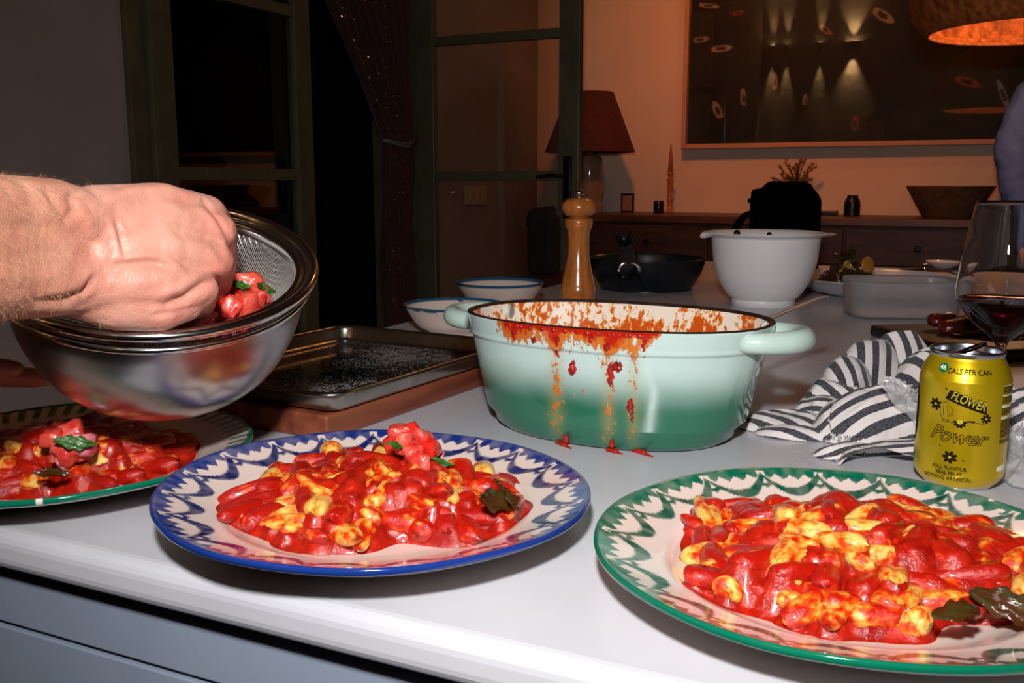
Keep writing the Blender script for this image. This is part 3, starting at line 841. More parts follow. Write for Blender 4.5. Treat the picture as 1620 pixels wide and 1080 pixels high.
    n1 = N('ShaderNodeTexNoise'); n1.inputs['Scale'].default_value = 190; n1.inputs['Detail'].default_value = 5; n1.inputs['Roughness'].default_value = .62; L(mp.outputs[0], n1.inputs['Vector'])
    n2 = N('ShaderNodeTexNoise'); n2.inputs['Scale'].default_value = 30; n2.inputs['Detail'].default_value = 3; L(mp.outputs[0], n2.inputs['Vector'])
    zz_ = N('ShaderNodeMapRange'); zz_.inputs[1].default_value = H; zz_.inputs[2].default_value = H - .05; zz_.inputs[3].default_value = -.05; zz_.inputs[4].default_value = .14; L(sp.outputs['Z'], zz_.inputs[0])
    a1_ = N('ShaderNodeMath'); a1_.operation = 'MULTIPLY_ADD'; a1_.inputs[1].default_value = .85; L(n2.outputs[0], a1_.inputs[0]); L(n1.outputs[0], a1_.inputs[2])
    a2_ = N('ShaderNodeMath'); a2_.operation = 'ADD'; L(a1_.outputs[0], a2_.inputs[0]); L(zz_.outputs[0], a2_.inputs[1])
    cr = N('ShaderNodeValToRGB'); L(a2_.outputs[0], cr.inputs[0])
    e = cr.color_ramp.elements
    e[0].position = .90; e[0].color = (*lin(236, 222, 206), 1)
    e[1].position = .925; e[1].color = (*lin(226, 170, 96), 1)
    x = e.new(.965); x.color = (*lin(216, 122, 40), 1)
    x = e.new(1.0); x.color = (*lin(200, 80, 22), 1)
    L(cr.outputs[0], b.inputs['Base Color']); b.inputs['Roughness'].default_value = .2; b.inputs['Coat Weight'].default_value = .3
    bp = N('ShaderNodeBump'); bp.inputs['Strength'].default_value = .3; bp.inputs['Distance'].default_value = .001; L(a2_.outputs[0], bp.inputs['Height']); L(bp.outputs[0], b.inputs['Normal'])
    obj('lining', mesh('lining', V, Q[:, ::-1]), m2, root)
    # loop handles
    hm = pm('mint_enamel', lin(190, 214, 207), lin(178, 200, 190), scale=30, rough=.14, coat=.4, bump=.15, bscale=60)
    for s in (-1, 1):
        ph = np.linspace(-1.25, 1.25, 40)
        y = .040 * np.sin(ph) / math.sin(1.25)
        x = s * (a1 - .016 + .044 * ((np.cos(ph) - math.cos(1.25)) / (1 - math.cos(1.25))) ** .75)
        zc = H - .0115 + .001 * np.cos(ph)
        rr = .0085 + .0020 * np.cos(ph)
        V, Fc = tube(np.stack([x, y, np.full_like(x, 1) * zc], -1), rr, 16, flat=1.0)
        obj('handle', mesh('handle', V, Fc), hm, root)
    # remains of sauce in the bottom
    n = 80
    th = np.linspace(0, 2 * np.pi, n, endpoint=False); rr = np.linspace(.01, 1, 24)
    P = np.zeros((n, 24, 3))
    for j, q in enumerate(rr):
        P[:, j, 0] = np.cos(th) * q * (a0 * .99); P[:, j, 1] = np.sin(th) * q * (b0 * .98)
        P[:, j, 2] = .020 + .006 * fbm(P[:, j, 0] * 60, P[:, j, 1] * 60)
    V, Q = surf(P, cu=True)
    so = obj('tomato_sauce', mesh('tomato_sauce', V, Q), SAUCE, None, c, (0, 0, yaw)); tag(so, 'remains of tomato sauce in the bottom of the oval casserole', 'sauce', kind='stuff')
    # thick drips on the outside
    Minv = np.array(Matrix.Rotation(-yaw, 3, 'Z'))
    def wall_pt(px_, z_):
        k = (z_ / H) ** .9; A, B = sect(k)
        th = np.linspace(np.pi, 2 * np.pi, 2000)
        n_ = 2.25
        X = np.sign(np.cos(th)) * np.abs(np.cos(th)) ** (2 / n_) * A; Y = np.sign(np.sin(th)) * np.abs(np.sin(th)) ** (2 / n_) * B
        W_ = np.stack([X, Y, np.full_like(X, z_)], -1) @ np.array(Matrix.Rotation(yaw, 3, 'Z')).T + c
        q = PX(W_)[0]; i = np.argmin(np.abs(q - px_)); return W_[i]
    parts = []
    def drip(px_, ztop, zbot, r0, r1):
        zs = np.linspace(ztop, zbot, 8)
        pts = [wall_pt(px_ + 2.0 * math.sin(i * 2.1), z_) + np.array([0, -.0002, 0]) for i, z_ in enumerate(zs)]
        rr_ = np.interp(np.linspace(0, 1, 8), [0, .75, 1], [r0, r1, r1 * .6])
        parts.append(tube(np.array(pts), rr_, 8))
    drip(906, .082, .070, .0016, .0040)
    drip(966, .082, .062, .0032, .0026); drip(978, .083, .076, .0034, .0028); drip(972, .083, .078, .0040, .003)
    drip(997, .052, .040, .0012, .0034); drip(1000, .040, .030, .0012, .0009)
    drip(895, .012, .004, .0018, .0025); drip(968, .012, .005, .0016, .0022)
    drip(845, .100, .094, .003, .002); drip(882, .103, .084, .0026, .0014); drip(815, .104, .096, .004, .0025); drip(935, .106, .100, .0026, .002); drip(1018, .105, .090, .0022, .0012); drip(960, .100, .094, .003, .0026)
    for i in range(26):
        q = 800 + i * 9 + 5 * math.sin(i * 3.3); p_ = wall_pt(q, H - .0035)
        parts.append(capsule(p_, p_ + np.array([.004, .0, .001 * math.sin(i)]), .0016 + .0012 * abs(math.sin(i * 1.9)), .0014, 8, 3))
    V, Fc = join(parts)
    V = V + .0009 * (np.stack([fbm(V[:, 0] * 500, V[:, 2] * 500), fbm(V[:, 0] * 400, V[:, 2] * 400, 3.), fbm(V[:, 0] * 500, V[:, 2] * 300, 7.)], -1) - .5)
    tag(obj('sauce_drip', mesh('sauce_drip', V, Fc), SAUCE), 'thick red sauce drips on the front of the oval casserole', 'sauce', kind='stuff')
    lab = ['left', 'middle', 'right']
    for k, (a, b_) in enumerate([((884, 700), (903, 709)), ((964, 712), (984, 718)), ((1006, 713), (1032, 722))]):
        p0, p1 = PZ(*a, TOP + .001), PZ(*b_, TOP + .0005)
        ps = [capsule(p0, p0 + (p1 - p0) * .5 + np.array([0, 0, .001]), .0035, .003, 8, 3), capsule(p0 + (p1 - p0) * .4, p1, .0028, .001, 8, 3)]
        V, Fc = join(ps); V[:, 2] = TOP + np.clip((V[:, 2] - TOP), 0.0001, 1) * .8; V = V + .0006 * (fbm(V[:, 0] * 500, V[:, 1] * 500)[:, None] - .5) * np.array([1, 1, 0])
        tag(obj('sauce_drop', mesh('sauce_drop', V, Fc), SAUCE), lab[k] + ' of the three sauce drops on the marble at the foot of the casserole', 'sauce')
    # spoon standing in the pot
    steel = pm('steel', lin(215, 215, 218), lin(200, 200, 204), scale=40, rough=.38, metal=.9)
    s = thing('serving_spoon', 'steel serving spoon leaning in the oval casserole with its handle over the right rim', 'spoon', PD(1180, 520, .93))
    o0 = np.array(PD(1180, 520, .93))
    pts = smoothprof([PD(1306, 469, 1.03) - o0, PD(1270, 482, 1.0) - o0, PD(1225, 501, .965) - o0, PD(1180, 522, .93) - o0, PD(1130, 550, .90) - o0, PD(1080, 590, .885) - o0], 6)
    w_ = np.interp(np.linspace(0, 1, len(pts)), [0, .05, .3, 1], [.004, .0062, .004, .003])
    V, Fc = tube(pts, w_, 10, flat=.32)
    obj('spoon_handle', mesh('spoon_handle', V, Fc), steel, s)
    e = pts[-1]
    g = np.linspace(-1, 1, 14)
    P = np.stack([np.outer(g, np.ones(14)) * .026, np.outer(np.ones(14), g) * .018 * np.sqrt(np.clip(1 - (g ** 2), .02, 1))[:, None], .011 * (np.add.outer(g ** 2, g ** 2) - 1)], -1)
    V, Q = surf(P); V = V + e + np.array([-.02, .002, -.008])
    sb = obj('spoon_bowl', mesh('spoon_bowl', V, Q), steel, s); q = sb.modifiers.new('t', 'SOLIDIFY'); q.thickness = .0012
pot()

# ------------------------------------------------------------------ steel bowl and strainer held over the left plate
STEEL = pm('brushed_steel', lin(190, 188, 188), lin(180, 178, 178), scale=30, rough=.27, metal=1.0, aniso=.6)
BRIGHT = pm('polished_steel', lin(222, 220, 218), lin(212, 210, 208), scale=30, rough=.14, metal=1.0)
BC = np.array([-.269, .723, 1.088]); BN = Vector((.142, -.35, 1)).normalized()
BR = Vector((0, 0, 1)).rotation_difference(BN).to_euler()
bowl = thing('steel_mixing_bowl', 'brushed steel mixing bowl tilted in mid air above the left plate', 'bowl', BC)
bowl.rotation_euler = BR
pr = smoothprof([(.0005, -.099), (.03, -.099), (.048, -.098), (.068, -.088), (.088, -.068), (.101, -.042), (.107, -.018), (.109, -.004)], 8)
pin = [(r_ - .0012, z + .0010) for r_, z in pr[::-1]]
V, Q = lathe(np.vstack([pr, pin]), 160)
obj('bowl_body', mesh('bowl_body', V, Q), STEEL, bowl)
th = np.linspace(0, 2 * np.pi, 160, endpoint=False)
ring = lambda r_, z: np.stack([r_ * np.cos(th), r_ * np.sin(th), np.full_like(th, z)], -1)
V, Q = tube(ring(.1105, -.002), .0030, 12, closed=True)
obj('rolled_rim', mesh('rolled_rim', V, Q), BRIGHT, bowl)
sv = thing('fine_strainer', 'fine mesh strainer with wide steel rim sitting in the tilted steel bowl', 'strainer', BC + np.array(BN) * .004)
sv.rotation_euler = BR
# wide rolled flange
V, Q = lathe(smoothprof([(.0990, -.006), (.0995, .0010), (.1012, .0050), (.1040, .0058), (.1070, .0048), (.1090, .0052), (.1105, .0082), (.1130, .0106), (.1160, .0106), (.1182, .0086), (.1184, .0058), (.1165, .0036), (.1135, .0030), (.1095, .0030), (.1045, .0036), (.1018, .001), (.1000, -.006), (.0990, -.006)], 6), 160)
obj('strainer_rim', mesh('strainer_rim', V, Q), BRIGHT, sv)
def sieve():
    Rr, dp = .0992, .074
    step = .0020
    parts = []
    zf = lambda r: -.003 - dp * np.clip(1 - (r / Rr) ** 2.6, 0, 1) ** .80
    n = int(Rr / step)
    for fam in (0, 1):
        for i in range(-n, n + 1):
            a = i * step; half = math.sqrt(max(Rr ** 2 - a ** 2, 0))
            if half < .006: continue
            m = max(8, int(half / .0024))
            s = np.sin(np.linspace(-np.pi / 2, np.pi / 2, m)) * half
            r = np.hypot(a, s)
            z = zf(r) + .0003 * (-1) ** (i + fam) * np.cos(s / step * np.pi)
            x, y = (s, np.full_like(s, a)) if fam == 0 else (np.full_like(s, a), s)
            c, q = math.cos(.785), math.sin(.785)
            V, Q = tube(np.stack([x * c - y * q, x * q + y * c, z], -1), .00040, 4, cap=False)
            parts.append((V, Q))
    V, Q = joinq(parts)
    m = obj('wire_mesh', mesh('wire_mesh', V, Q), pm('mesh_wire', lin(236, 232, 228), rough=.38, metal=1.0), sv); m['kind'] = 'stuff'
sieve()
# salsa in the strainer
def inbowl(px, py, D): return PD(px, py, D)
rg = random.Random(77)
Mb = np.array(BR.to_matrix())
k = 0
for i in range(88):
    a = rg.uniform(0, 2 * math.pi); q = math.sqrt(rg.random()) * .066
    z = -.056 + rg.uniform(0, .030) * (1 - q / .085) + .25 * q * q / .066
    p = np.array([q * math.cos(a) + .008, q * math.sin(a), z]) @ Mb.T + BC
    kk = rg.randrange(8); on = kk % 4 == 3
    put('onion_dice' if on else 'tomato_dice', DI[kk], p, rg.uniform(.006, .010), (rg.uniform(0, 6), rg.uniform(0, 6), rg.uniform(0, 6)),
        'small wet %s dice in the mesh strainer beside the fingers' % ('red onion' if on else 'tomato'), 'onion' if on else 'tomato', ('onion' if on else 'tomato') + ' dice in the strainer')
for k, (px, py, D, s) in enumerate([(352, 478, .70, .011), (372, 466, .715, .010), (398, 455, .72, .012), (392, 478, .70, .012), (366, 488, .69, .010), (408, 470, .71, .009), (382, 484, .70, .009), (346, 462, .71, .010)]):
    put('tomato_dice', DI[[1, 5, 2, 0, 6, 4, 1, 5][k]], PD(px, py, D), (s, s, s * (1.5 if k == 2 else .9)), (k * .9 if k != 2 else .2, k * .6 if k != 2 else .3, k * 1.7), 'large wet tomato chunk in the strainer to the right of the hand', 'tomato', 'tomato chunks beside the hand in the strainer')
leafat(PD(378, 451, .705), .009, (.9, .1, .4), 'green herb leaf beside the knuckles in the strainer', k=0)
leafat(PD(420, 456, .715), .010, (1.1, .4, 1.0), 'curly green herb leaf right of the tomato in the strainer', k=2)
leafat(PD(416, 462, .712), .008, (.6, 1.4, .2), 'small curly herb leaf under the larger one in the strainer', k=1)

# ------------------------------------------------------------------ board and baking tray
ya = math.radians(-29.5)
bp_ = PZ(518, 698, TOP)
board = thing('chopping_board', 'thick reddish wooden chopping board under the baking tray', 'board', bp_, ya)
wood = pm('board_wood', lin(146, 80, 52), lin(100, 48, 32), scale=60, rough=.36, stretch=(1, .10, 1), bump=.25, bscale=90, contrast=(.3, .7), detail=7, bdist=.001)
endg = pm('board_end_grain', lin(150, 70, 40), lin(112, 44, 26), scale=30, rough=.5, stretch=(1, 1, 4), bump=.2, bscale=70, contrast=(.35, .7), detail=6)
V, Fc = box(-.30, 0, 0, .41, 0, .024, .003, 3)
o = obj('board_body', mesh('board_body', V, Fc, False), wood, board)
tr = thing('baking_tray', 'dark-bottomed metal baking tray with rolled edge on the wooden board', 'tray', PZ(530, 625, .966) * np.array([1, 1, 0]) + np.array([0, 0, .9445]), ya)
def rrect(x0, x1, y0, y1, r, n=8):
    pts = []
    for cx, cy, a0 in ((x1 - r, y1 - r, 0), (x0 + r, y1 - r, 90), (x0 + r, y0 + r, 180), (x1 - r, y0 + r, 270)):
        for i in range(n + 1):
            a = math.radians(a0 + 90 * i / n); pts.append((cx + r * math.cos(a), cy + r * math.sin(a)))
    # denser straight sides
    out = []
    for i in range(len(pts)):
        a, b = np.array(pts[i]), np.array(pts[(i + 1) % len(pts)]); d = np.linalg.norm(b - a); m = max(1, int(d / .02))
        for k in range(m): out.append(a + (b - a) * k / m)
    return np.array(out)
X0, X1, Y0, Y1 = -.282, 0, 0, .352
rows = []
for ins, z, r in [(.0130, .0012, .014), (.0115, .0016, .015), (.0085, .006, .017), (.0060, .0165, .019), (.0052, .0195, .020), (.0030, .0205, .022), (.0010, .0200, .024), (0, .0185, .025), (.0012, .0175, .024)]:
    q = rrect(X0 + ins, X1 - ins, Y0 + ins, Y1 - ins, r); rows.append(np.column_stack([q, np.full(len(q), z)]))
mn = min(len(r_) for r_ in rows)
def resamp(q, n=260):
    d = np.r_[0, np.cumsum(np.linalg.norm(np.diff(np.vstack([q, q[:1]]), axis=0), axis=1))]
    qq = np.vstack([q, q[:1]]); s = np.linspace(0, d[-1], n, endpoint=False)
    return np.column_stack([np.interp(s, d, qq[:, i]) for i in range(3)])
rows = [resamp(q) for q in rows]
P = np.stack(rows, 1)
V, Q = surf(P, cu=True)
o = obj('tray_wall', mesh('tray_wall', V, Q), pm('tray_metal', lin(190, 184, 176), lin(150, 140, 128), scale=18, rough=.20, metal=1.0, r2=.32), tr)
o.modifiers.new('t', 'SOLIDIFY').thickness = .0012
b = rows[0]; nb = len(b)
cen = np.array([(X0 + X1) / 2, (Y0 + Y1) / 2, .0012])
P = np.stack([cen + (b - cen) * k for k in np.linspace(.01, 1.0, 30)], 0)
V, Q = surf(P, cv=True)
# greasy, speckled bottom
mt = bpy.data.materials.new('tray_bottom'); mt.use_nodes = True
nt = mt.node_tree; bs = nt.nodes['Principled BSDF']; N, L = nt.nodes.new, nt.links.new
tc = N('ShaderNodeTexCoord'); n1 = N('ShaderNodeTexNoise'); n1.inputs['Scale'].default_value = 420; n1.inputs['Detail'].default_value = 3; L(tc.outputs['Object'], n1.inputs['Vector'])
n2 = N('ShaderNodeTexNoise'); n2.inputs['Scale'].default_value = 9; n2.inputs['Detail'].default_value = 4; L(tc.outputs['Object'], n2.inputs['Vector'])
mu = N('ShaderNodeMath'); mu.operation = 'MULTIPLY_ADD'; mu.inputs[1].default_value = .7; L(n2.outputs[0], mu.inputs[0]); L(n1.outputs[0], mu.inputs[2])
mr = N('ShaderNodeMapRange'); mr.inputs[1].default_value = .86; mr.inputs[2].default_value = 1.02; L(mu.outputs[0], mr.inputs[0])
mx = N('ShaderNodeMix'); mx.data_type = 'RGBA'; mx.inputs[6].default_value = (.006, .005, .005, 1); mx.inputs[7].default_value = (*lin(200, 192, 186), 1); L(mr.outputs[0], mx.inputs[0]); L(mx.outputs[2], bs.inputs['Base Color'])
bs.inputs['Roughness'].default_value = .12; bs.inputs['Specular IOR Level'].default_value = .8; bs.inputs['Coat Weight'].default_value = .5; bs.inputs['Coat Roughness'].default_value = .05
obj('tray_bottom', mesh('tray_bottom', V, Q), mt, tr)
# two blue-rimmed bowls
def blue_bowl(label, px0, px1, pyc, ztop, D):
    x0, x1 = PD(px0, pyc, D)[0], PD(px1, pyc, D)[0]
    r = (x1 - x0) / 2
    o = thing('serving_bowl', label, 'bowl', ((x0 + x1) / 2, D, TOP))
    s = r / .075
    pr = smoothprof([(.0005, .004), (.030, .004), (.034, 0), (.037, 0), (.038, .004), (.055, .016), (.068, .036), (.0745, ztop - .001), (.0750, ztop), (.0738, ztop + .0004), (.0725, ztop - .001), (.064, .034), (.05, .016), (.03, .009), (.0005, .008)], 5)
    pr = pr * np.array([s, 1])
    V, Q = lathe(pr, 120)
    th = np.arctan2(V[:, 1], V[:, 0]); rr_ = np.hypot(V[:, 0], V[:, 1])
    C = np.tile(np.array(lin(222, 202, 190)), (len(V), 1))
    m = (V[:, 2] > ztop - .0035 - .002 * vnoise(th * 6 + px0, 1.0))
    C[m] = lin(28, 84, 120)
    me = mesh('bowl_body', V, Q); setcol(me, C); obj('bowl_body', me, glaze, o)
blue_bowl('blue-rimmed white bowl behind the baking tray, nearer of the two', 638, 800, 495, .048, 1.50)
blue_bowl('blue-rimmed white bowl behind the casserole handle, farther of the two', 722, 860, 468, .052, 1.80)
# pepper mill
pmill = thing('pepper_mill', 'turned wooden pepper mill with chrome knob behind the casserole', 'pepper mill', (*PD(915, 400, 1.46)[:2], TOP))
mw = pm('mill_wood', lin(184, 110, 52), lin(150, 84, 36), scale=22, rough=.22, stretch=(5, 5, .6), coat=.6, coat_rough=.08, detail=6, contrast=(.3, .7))
sc_ = 1.46 / FPX
hz = lambda y: float(PD(915, y, 1.46)[2]) - TOP
body = [(.001, .0005), (28 * sc_, .001), (29 * sc_, .006), (28.5 * sc_, .012)]
for y, r_ in [(500, 28), (470, 27.5), (466, 27), (461, 28.5), (456, 28.5), (451, 27), (447, 26), (440, 25), (425, 21.5), (405, 17.5), (388, 16.2), (375, 17), (362, 19.5), (358, 22), (356.5, 21.5), (353, 22.3), (348, 22.3), (345.5, 20.5), (345, .5)]:
    body.append((r_ * sc_, hz(y)))
V, Q = lathe(body, 64); obj('mill_body', mesh('mill_body', V, Q), mw, pmill)
head = [(.5 * sc_, hz(345)), (15 * sc_, hz(344.8))] + [(26.8 * sc_ * math.cos(a) ** .55, hz(328.5) - 15.5 * sc_ * math.sin(a)) for a in np.linspace(1.2, -1.35, 22)] + [(.4 * sc_, hz(312.5))]
V, Q = lathe(head, 64); obj('mill_head', mesh('mill_head', V, Q), mw, pmill)
kn = [(.3 * sc_, hz(313)), (3.4 * sc_, hz(313)), (3.4 * sc_, hz(311)), (6.4 * sc_, hz(309.5)), (7.6 * sc_, hz(306)), (6.6 * sc_, hz(302)), (3.5 * sc_, hz(299.5)), (.3 * sc_, hz(299))]
V, Q = lathe(smoothprof(kn, 3), 24); obj('knob', mesh('knob', V, Q), BRIGHT, pmill)
# ------------------------------------------------------------------ frying pan, mixing bowl, platter, tub
def frying_pan():
    D = 2.16
    c = PD(1022, 440, D); s = D / FPX
    o = thing('frying_pan', 'large black frying pan with its handle pointing at the viewer, behind the pepper mill', 'pan', (c[0], D, TOP))
    R_ = 93 * s; H = .068
    V, Q = lathe(smoothprof([(.0005, 0), (R_ * .70, 0), (R_ * .78, .006), (R_ * .92, H * .55), (R_, H), (R_ - .0015, H + .001), (R_ - .004, H), (R_ * .90, H * .5), (R_ * .76, .009), (R_ * .6, .005), (.0005, .005)], 6), 96)
    obj('pan_body', mesh('pan_body', V, Q), pm('pan_coating', lin(26, 30, 36), lin(18, 20, 26), scale=40, rough=.30), o)
    hp = [PD(988, 436, D - R_ * .93), PD(990, 425, D - R_ * 1.05), PD(993, 412, D - .28), PD(992, 396, D - .34), PD(988, 382, D - .38)]
    pts = smoothprof(np.array(hp) - np.array([c[0], D, TOP]), 6)
    V, Fc = tube(pts, np.interp(np.linspace(0, 1, len(pts)), [0, .3, .7, 1], [.017, .021, .017, .014]), 16, flat=.75)
    V[:, 2] += 0
    hb = pm('bakelite', (.004, .004, .005), rough=.30, spec=.25)
    obj('handle', mesh('handle', V, Fc), hb, o)
    for sx in (-1, 1):
        V, Fc = capsule(pts[-1] + np.array([sx * .009, 0, .004]), pts[-1] + np.array([sx * .014, -.004, .017]), .006, .004, 8, 3)
        obj('handle_prong', mesh('handle_prong', V, Fc), hb, o)
    a = np.linspace(-.2, np.pi + .2, 20)
    q = PD(995, 424, D - .31) - np.array([c[0], D, TOP])
    V, Fc = tube(np.stack([q[0] + .020 * np.cos(a), np.full(20, q[1]), q[2] + .016 * np.sin(a) - .004], -1), .0035, 8)
    obj('ferrule', mesh('ferrule', V, Fc), BRIGHT, o)
frying_pan()
def marg():
    D = 1.86; c = PD(1208, 450, D); s = D / FPX
    o = thing('mixing_bowl', 'white plastic mixing bowl with pouring lip and footring, centre right', 'bowl', (c[0], D, TOP), 0)
    H = .141
    wp = pm('white_melamine', lin(246, 244, 246), lin(242, 240, 242), scale=10, rough=.32, sss=.05)
    pr = smoothprof([(.060, .013), (.068, .020), (.078, .033), (.090, .055), (.0985, .085), (.102, .115), (.1035, H - .010), (.1055, H - .006), (.112, H - .0030), (.1175, H + .0008), (.1168, H + .0024), (.110, H + .0006), (.1045, H - .0032), (.1005, H - .010), (.098, .112), (.092, .075), (.080, .042), (.062, .020), (.03, .012), (.0005, .010)], 6)
    seg = 240
    V, Q = lathe(pr, seg)
    th = np.arctan2(V[:, 1], V[:, 0]); r = np.hypot(V[:, 0], V[:, 1])
    da = np.angle(np.exp(1j * (th - math.radians(186))))
    out = sstep(.104, .118, r) * (V[:, 2] > H - .02)
    lip = np.exp(-(da / .14) ** 2) * out
    V[:, 0] += np.cos(math.radians(186)) * .013 * lip; V[:, 2] -= .009 * lip * np.exp(-(da / .09) ** 2)
    hand = np.exp(-(np.angle(np.exp(1j * (th - math.radians(2)))) / .34) ** 4) * out
    V[:, 0] += .016 * hand; V[:, 2] -= .003 * hand
    obj('bowl_body', mesh('bowl_body', V, Q), wp, o)
    V, Q = lathe([(.058, .020), (.0600, .019), (.0605, .010), (.0612, 0), (.0585, 0), (.0575, .010), (.056, .018)], 96)
    obj('footring', mesh('footring', V, Q), wp, o)
    dk = pm('slot_dark', (.03, .03, .03))
    for a in (-2.35, -.95, -1.65 + 3.14, 0.6):
        V, Fc = box(-.006, .006, -.001, .001, -.0018, .0018, .0006)
        obj('vent_slot', mesh('vent_slot', V, Fc), dk, o, (.0612 * math.cos(a), .0612 * math.sin(a), .0165), (0, 0, a + math.pi / 2))
    ol = pm('aubergine_skin', lin(26, 14, 16), rough=.2)
    for k, (px, py, z_, D_, r_) in enumerate([(1166, 369, 0, 1.90, .0075), (1217, 371, 0, 1.90, .0055), (1180, 385, 0, 1.86, .012), (1230, 384, 0, 1.88, .012)]):
        p = PD(px, py, D_); p[2] = min(p[2], TOP + H + .001)
        V, Q = lathe([(.0005, -1), (.6, -.8), (1, 0), (.6, .8), (.0005, 1)], 14)
        b = obj('olive', mesh('olive', V * r_, Q), ol, None, p); tag(b, ['round black olive showing at the left in the white mixing bowl', 'small black olive showing at the right in the white mixing bowl', 'black olive deeper at the left in the white mixing bowl', 'black olive deeper at the right in the white mixing bowl'][k], 'olive')
marg()
def platter():
    D = 1.98; c = PD(1362, 450, D)
    o = thing('serving_platter', 'white oval platter with charred greens between the mixing bowl and the plastic tub', 'platter', (.785, 2.04, TOP), math.radians(-20))
    V, Q = lathe(smoothprof([(.0005, .008), (.08, .008), (.10, .012), (.135, .029), (.150, .038), (.1505, .0395), (.148, .0385), (.13, .025), (.105, .009), (.085, .002), (.078, 0), (.074, .003), (.0005, .004)], 6), 120, 1.28, 1.22)
    obj('platter_body', mesh('platter_body', V, Q), pm('white_china', lin(214, 212, 220), rough=.15, coat=.3), o)
    rg = random.Random(4)
    cz = pm('courgette_flesh', lin(196, 170, 70), lin(120, 90, 24), scale=90, rough=.35, sss=.1)
    c0 = PD(1345, 440, D + .0)
    for i in range(64):
        a = rg.uniform(0, 6.28); q = math.sqrt(rg.random()) * .052
        p = np.array([c0[0] + q * math.cos(a), D + .03 + q * .6 * math.sin(a), TOP + .014 + rg.uniform(.0, .092) * (1 - q / .075)])
        s = rg.uniform(.015, .025)
        put('charred_leaf', HD[i % 3], p, (s, s * .8, s * .7), (rg.uniform(0, 6), rg.uniform(0, 6), rg.uniform(0, 6)), 'charred dark green leaf in the heap on the white platter', 'vegetable', 'charred leaves on the white platter')
    for i in range(10):
        a = rg.uniform(0, 6.28); q = math.sqrt(rg.random()) * .046
        p = np.array([c0[0] + q * math.cos(a), D + .02 + q * .5 * math.sin(a), TOP + .014 + rg.uniform(.01, .064) * (1 - q / .07)])
        V, Q = lathe([(.0005, -.12), (.9, -.12), (1, 0), (.9, .12), (.0005, .12)], 18)
        put('courgette_slice', mesh('courgette_slice', V, Q), p, .0085, (rg.uniform(.4, 1.8), rg.uniform(0, 3), 0), 'small grilled courgette slice among the charred leaves on the platter', 'vegetable', 'courgette slices on the white platter') 
    b = [x for x in COL.objects if x.name.startswith('courgette_slice')]
    for x in b: x.data.materials.clear(); x.data.materials.append(cz)
    V, Q = lathe([(.0005, -.12), (.8, -.13), (1, 0), (.8, .13), (.0005, .12)], 28)
    put('lemon_slice', mesh('lemon_slice', V, Q), PD(1373, 419, D), .0175, (math.radians(78), math.radians(20), .3), 'grilled round lemon slice standing on top of the charred greens', 'lemon').data.materials.append(pm('grilled_lemon', lin(206, 150, 60), lin(120, 70, 20), scale=160, rough=.3))
platter()
def tub():
    D = 1.66
    c = PD(1436, 470, D)
    o = thing('plastic_tub', 'translucent rectangular plastic tub in front of the white platter', 'container', (c[0] + .006, D + .045, TOP), math.radians(-6))
    fro = pm('frosted_plastic', (.74, .76, .81), (.70, .72, .77), rough=.30, trans=.80, ior=1.3, sss=.2, sss_r=(1, 1, 1), sss_s=.01)
    W_, Dp, H = .095, .062, .068
    rows = []
    for ins, z, r in [(.010, 0.0, .03), (.006, .002, .034), (.0025, .010, .036), (0, H - .010, .036), (-.0015, H - .009, .037), (-.0025, H - .002, .038), (-.002, H, .038), (0.0, H - .001, .037), (.0012, H - .008, .036), (.004, .012, .034), (.009, .004, .03), (.02, .002, .025)]:
        q = rrect(-W_ + ins, W_ - ins, -Dp + ins, Dp - ins, r); rows.append(resamp(np.column_stack([q, np.full(len(q), z)]), 120))
    inner_ = rows[-1]; cc = np.array([0, 0, .002]); rows.append(cc + (inner_ - cc) * .02)
    outb = rows[0]; rows.insert(0, np.array([0, 0, 0]) + (outb) * np.array([.02, .02, 1]))
    V, Q = surf(np.stack(rows, 1), cu=True)
    obj('tub_body', mesh('tub_body', V, Q), fro, o)
    q = resamp(np.column_stack([rrect(-W_ + .006, W_ - .006, -Dp + .006, Dp - .006, .032), np.full(1, 0).repeat(len(rrect(-W_ + .006, W_ - .006, -Dp + .006, Dp - .006, .032)))]), 90)
    P = np.stack([q * np.array([k, k, 1]) + np.array([0, 0, z]) for k, z in ((.02, .0045), (1, .0045), (1.0, .013), (.98, .0145), (.02, .0145))], 1)
    V, Q = surf(P, cu=True)
    lq = obj('dressing', mesh('dressing', V, Q), pm('pale_dressing', lin(214, 176, 128), rough=.3, sss=.3), None, o.location, (0, 0, math.radians(-6)))
    tag(lq, 'thin layer of pale dressing in the bottom of the plastic tub', 'sauce', kind='stuff')
tub()
